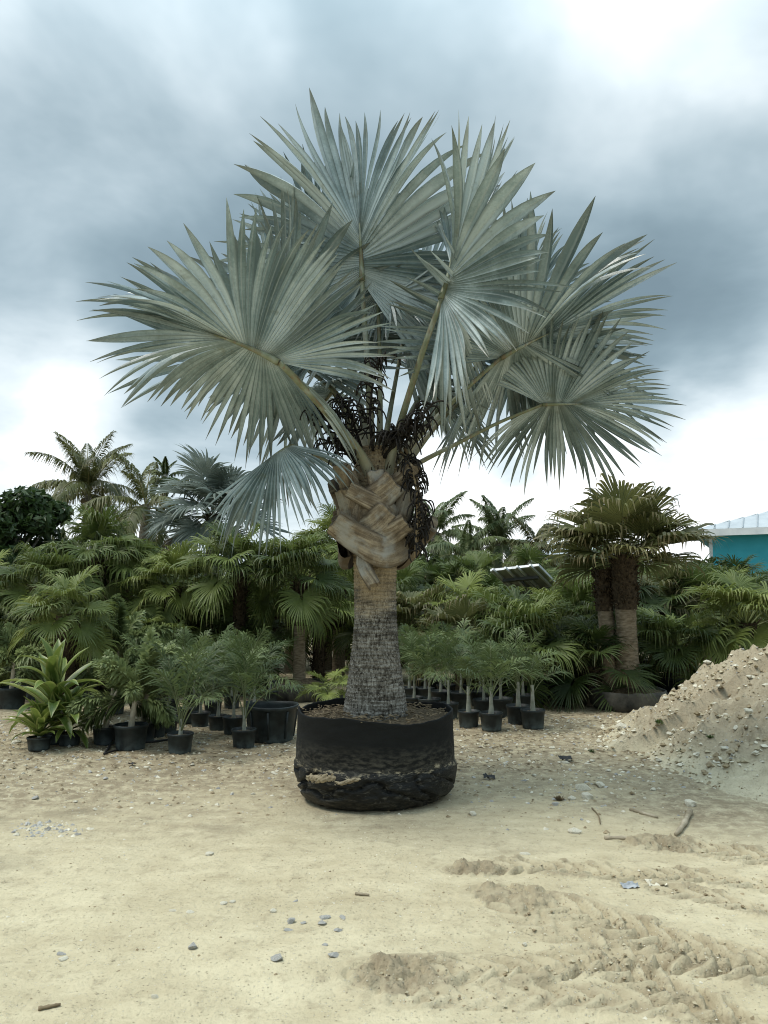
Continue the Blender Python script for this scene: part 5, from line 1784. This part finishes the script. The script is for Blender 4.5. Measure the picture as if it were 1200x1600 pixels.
stone(434, 1505, 26, 'angular grey stone lying alone on the bare sand', False, 1)
stone(455, 1446, 17, 'upright pale grey stone beside a scatter of grey chips', False, 2, 1.3)
stone(300, 1482, 21, 'rounded dark grey stone on bare sand left of the grey chips', False, 3)
stone(243, 1558, 12, 'small round pale pebble near a twig on bare sand', True, 0, 1.2)
stone(426, 1427, 14, 'small whitish stone just above the grey chips', True, 1)
for k, (px, py, w) in enumerate(((450, 1458, 15), (475, 1448, 13), (508, 1440, 24), (502, 1450, 20), (535, 1440, 15), (528, 1461, 18), (508, 1485, 15), (520, 1500, 22), (462, 1410, 10))):
    stone(px, py, w, 'flat grey chip in the loose scatter on the sand', False, k, .5, 'grey chips on the sand')
for k, (px, py, w) in enumerate(((271, 1424, 12), (296, 1428, 18), (350, 1413, 16), (364, 1410, 14))):
    stone(px, py, w, 'flat pale chip on the open sand in front of the bag', True, k, .5, 'pale chips on the sand')
stone(328, 1334, 18, 'flat white chip lying in front of the root bag', True, 2, .5)
stone(739, 1273, 18, 'pale stone right beside the front of the root bag', True, 3)
stone(897, 1300, 27, 'flat pale limestone slab at the foot of the dirt mound', True, 1, .7)
stone(914, 1232, 27, 'pale limestone lump on the pile at the foot of the mound', True, 0)
stone(919, 1244, 27, 'wide pale limestone block at the front of the small pile', True, 2)
stone(937, 1226, 26, 'brownish stone half buried behind the limestone lumps', True, 3, .8)
stone(893, 1246, 16, 'small pale stone at the left of the limestone lumps', True, 1)
stone(868, 1256, 15, 'bluish white scrap like stone near a dark weed', False, 2)
stone(820, 1477, 12, 'tiny white stone between the tyre tracks', True, 3)
stone(822, 1337, 18, 'flat pale stone above the foremost tyre track end', True, 0, .4)
stone(56, 1248, 15, 'light grey stone beyond the patch of grey rubble', False, 1)
stone(26, 1163, 20, 'pale flat stone at the foot of the strap leaved plant', True, 2, .6)
stone(101, 1492, 20, 'brown flat stone with a dark scrap beside it', True, 3, .5)
stone(95, 1486, 14, 'small dark stone touching the brown flat one', False, 0, .7)
stone(1080, 1258, 26, 'square pale stone at the top of the pale root', True, 2, .9, z=1)
stone(970, 1140, 22, 'tall pale stone at the edge of the mound slope', True, 1, 1.2, z=1)
for k, (px, py, w) in enumerate(((1072, 1078, 14), (1105, 1041, 15), (1165, 1007, 16), (1122, 1030, 12), (1040, 1095, 12), (1123, 1078, 12), (1120, 1120, 14), (1172, 1118, 18), (1150, 1140, 14), (1090, 1180, 12), (1132, 1172, 16), (1048, 1150, 13), (1180, 1180, 12), (1030, 1190, 13), (1170, 1060, 12), (1020, 1235, 12))):
    stone(px, py, w, 'pale stone embedded in the slope of the dirt mound', True, k, .9, 'stones in the dirt mound', z=1)
for k, (px, py, w) in enumerate(((885, 1192, 14), (862, 1172, 12), (790, 1195, 12), (835, 1212, 12), (905, 1180, 10), (760, 1190, 10), (300, 1195, 10), (230, 1200, 11), (345, 1185, 9), (395, 1240, 10), (250, 1245, 9), (330, 1235, 10), (425, 1208, 9), (118, 1250, 11), (925, 1190, 11), (950, 1205, 12), (845, 1240, 10))):
    stone(px, py, w, 'pale pebble on the gravelly strip before the plants', True, k, .7, 'pebbles on the gravelly strip')
# black scraps
for (px, py, lb, sz) in ((764, 1216, 'crumpled black plastic scrap right of the root bag', .05), (883, 1190, 'dark charred scrap among the pebbles by the mound', .06), (205, 1196, 'dark scrap on the gravel below the hose', .03)):
    g = G(px, py); mb = MB()
    n = 9; U, Vv = np.meshgrid(np.linspace(-1, 1, n), np.linspace(-1, 1, n))
    mb.add(np.stack([U * sz, Vv * sz * .8, sz * 1.1 * fbm(U * 2 + px, Vv * 2, 3, 3)], -1).reshape(-1, 3), [[a * n + c, a * n + c + 1, (a + 1) * n + c + 1, (a + 1) * n + c] for a in range(n - 1) for c in range(n - 1)])
    link('plastic_scrap', mb.mesh('plastic_scrap', M['rubber']), None, (g[0], g[1], surf(g[0], g[1])), label=lb, cat='litter')
for (px, py, lb) in ((985, 1387, 'crumpled grey wrapper between the tyre tracks'), (1025, 1383, 'whitish crumpled paper between the tyre tracks')):
    g = G(px, py); mb = MB(); sz = .05
    n = 9; U, Vv = np.meshgrid(np.linspace(-1, 1, n), np.linspace(-1, 1, n))
    mb.add(np.stack([U * sz, Vv * sz * .8, sz * .8 * fbm(U * 2.5 + px, Vv * 2.5, 3, 3) - .008], -1).reshape(-1, 3), [[a * n + c, a * n + c + 1, (a + 1) * n + c + 1, (a + 1) * n + c] for a in range(n - 1) for c in range(n - 1)])
    link('paper_scrap', mb.mesh('paper_scrap', M['litter_blue' if px < 1000 else 'stone_pale'], False), None, (g[0], g[1], surf(g[0], g[1])), label=lb, cat='litter')


# sticks and the pale root
def stick(pts, r, label, mat='wood', z=.008):
    mb = MB(); mb.tube(smooth_path([on_ground(a, b, z) for a, b in pts], 10), np.linspace(r, r * .7, 10) * (1 + .2 * np.sin(np.arange(10) * 2.0)), 6)
    link('stick', mb.mesh('stick', M[mat]), None, label=label, cat='stick')


stick([(1078, 1268), (1068, 1290), (1056, 1306)], .022, 'pale bare root running down from the square stone', z=.02)
stick([(945, 1311), (975, 1311), (1010, 1312)], .016, 'pale straight stick lying before the mound')
stick([(985, 1266), (1005, 1272), (1028, 1277)], .014, 'short weathered stick at the foot of the mound')
stick([(555, 1403), (577, 1405)], .008, 'thin pale twig on the open sand')
stick([(60, 1572), (95, 1566)], .008, 'thin dark twig on the sand near the round pebble', 'litter')
stick([(925, 1262), (935, 1275), (938, 1288)], .006, 'thin bent twig beside the limestone lumps', 'litter')

# gravel, grit and clods: too many to count
def scatter(name, n, xr, yr, smin, smax, mats, label, cat, dens=None, on_mound=False, seed=1, flat=.7, tilt=.0):
    rr = np.random.default_rng(seed)
    x = rr.uniform(*xr, n * 4); y = rr.uniform(*yr, n * 4)
    if dens is not None:
        k = rr.random(n * 4) < dens(x, y); x, y = x[k], y[k]
    x, y = x[:n], y[:n]; n = len(x)
    z = np.maximum(ground_h(x, y), np.where((x > 2) & (y > 4.3) & (y < 11.8), mound_h(x, y), -1))
    s = smin * (smax / smin) ** (rr.random(n) ** 2.2)
    oc = np.array([[1, 0, 0], [0, 1, 0], [-1, 0, 0], [0, -1, 0], [.1, .1, 1], [0, 0, -1.0], [.7, .7, .35], [-.7, .6, .4]], float)
    T = np.array([[0, 6, 4], [6, 1, 4], [1, 7, 4], [7, 2, 4], [2, 3, 4], [3, 0, 4], [0, 5, 1], [0, 1, 6], [1, 5, 2], [1, 2, 7], [2, 5, 3], [3, 5, 0]])
    V = oc[None] * (1 + rr.normal(0, .22, (n, 8, 3)))
    a = rr.uniform(0, 6.28, n); ca, sa = np.cos(a)[:, None], np.sin(a)[:, None]
    X = V[..., 0] * ca - V[..., 1] * sa; Y_ = V[..., 0] * sa + V[..., 1] * ca
    V = np.stack([X * s[:, None] + x[:, None], Y_ * s[:, None] + y[:, None], V[..., 2] * s[:, None] * flat + z[:, None]], -1)
    F = (np.arange(n)[:, None, None] * 8 + T[None]).reshape(-1, 3)
    mi = np.repeat(rr.integers(0, len(mats), n), len(T))
    me = make_mesh(name, V.reshape(-1, 3), [F], [M[q] for q in mats], {'tip': np.zeros(n * 8)}, False, [mi])
    link(name, me, label=label, cat=cat, kind='stuff')


scatter('gravel', 15000, (-5, 4.2), (5.2, 10.5), .004, .024, ['stone_pale', 'clod', 'clod', 'sandstone', 'stone_grey'], 'loose gravel strewn before the nursery rows', 'gravel', lambda x, y: sstep(5.4, 7.6, y + 1.6 * (fbm(x * .7, y * .7, 5, 3) - .5)), seed=2)
scatter('grit', 5000, (-2.6, 3.4), (2.9, 6.6), .002, .009, ['sandstone', 'clod', 'sandstone', 'stone_pale'], 'fine grit on the open sand', 'grit', lambda x, y: np.clip(fbm(x * 1.6, y * 1.6, 8, 3) * 1.6 - .45, 0.05, 1), seed=3)
scatter('clods', 5000, (2.2, 6.2), (4.7, 9.6), .006, .045, ['clod', 'clod', 'sandstone', 'stone_pale'], 'clods and stones strewn over the dirt mound', 'clods', lambda x, y: (mound_h(x, y) > -.02) * np.clip(fbm(x * 2, y * 2, 18, 3) * 2 - .6, .05, 1), seed=4)
ends = np.array([p[0] for (p, *_r) in TRK])
scatter('track_crumbs', 1800, (-.3, 3.4), (3.0, 5.6), .003, .014, ['clod', 'sandstone', 'clod'], 'crumbs of sand thrown up along the tyre tracks', 'crumbs', lambda x, y: np.clip(np.max([np.exp(-(np.min(np.hypot(x[:, None] - p[None, ::4, 0], y[:, None] - p[None, ::4, 1]), axis=1) / (hw * .9)) ** 2) for (p, hw, *_r) in TRK], axis=0), 0, 1) * .8, seed=6)
g = G(72, 1292)
scatter('rubble', 260, (g[0] - .32, g[0] + .36), (g[1] - .30, g[1] + .35), .004, .026, ['stone_grey', 'stone_grey', 'stone_pale'], 'patch of grey rubble at the left of the sand', 'rubble', lambda x, y: np.exp(-(((x - g[0]) * .8 - (y - g[1]) * .6) / .22) ** 2 - (((x - g[0]) * .6 + (y - g[1]) * .8) / .12) ** 2), seed=9)

# dry leaf litter between the pots
mb = MB(); rr = np.random.default_rng(12)
for q in range(1500):
    x, y = rr.uniform(-4.6, 3.2), rr.uniform(7.2, 11)
    l = rr.uniform(.03, .12); a = rr.uniform(0, 6.28)
    d = np.array([math.cos(a), math.sin(a), rr.uniform(-.1, .2)]) * l
    z = float(ground_h(np.array([x]), np.array([y]))[0]) + .008
    wv = np.array([-math.sin(a), math.cos(a), 0]) * .006
    mb.add([(x, y, z) - d / 2, (x, y, z + .006) - wv, np.array([x, y, z]) + d / 2, (x, y, z + .006) + wv], [[0, 1, 2, 3]])
link('leaf_litter', mb.mesh('leaf_litter', M['litter'], False), label='dry leaf litter lying between the pots', cat='leaf litter', kind='stuff')


# weeds
def weed(px, py, sc, label, z=None, mat='weed'):
    g = G(px, py)
    if z:
        d = ray(px, py); ts = np.linspace(3, 12, 600); pts = np.array([0, 0, CAMH]) + d * ts[:, None]
        hh = np.maximum(mound_h(pts[:, 0], pts[:, 1]), 0); k = int(np.argmax(pts[:, 2] < hh)); g = np.array([pts[k][0], pts[k][1], hh[k]])
    else:
        g = np.array([g[0], g[1], surf(g[0], g[1])])
    rr = np.random.default_rng(int(px))
    mb = MB()
    for q in range(46):
        a = rr.uniform(0, 6.28); e = rr.uniform(.3, 1.4); l = sc * rr.uniform(.5, 1)
        d = np.array([math.cos(a) * math.cos(e), math.sin(a) * math.cos(e), math.sin(e)])
        b = np.array([rr.uniform(-.3, .3), rr.uniform(-.3, .3), 0]) * sc
        s = np.cross(d, [0, 0, 1]); s /= np.linalg.norm(s) + 1e-6
        mb.add([b, b + d * l * .5 + s * l * .13, b + d * l - [0, 0, l * .2], b + d * l * .5 - s * l * .13], [[0, 1, 2, 3]], a=.4)
    link('weed', mb.mesh('weed', M[mat]), None, tuple(g), label=label, cat='weed')


weed(873, 1248, .07, 'dry dark weed beside the bluish stone', mat='litter')
weed(1030, 1140, .07, 'small dark weed on the left flank of the mound', 1)
weed(1110, 1155, .05, 'green weed sprig in the middle of the mound', 1)
weed(1066, 1176, .055, 'green weed sprig low on the mound', 1)
weed(925, 1178, .05, 'green weed sprig on the ground left of the mound')
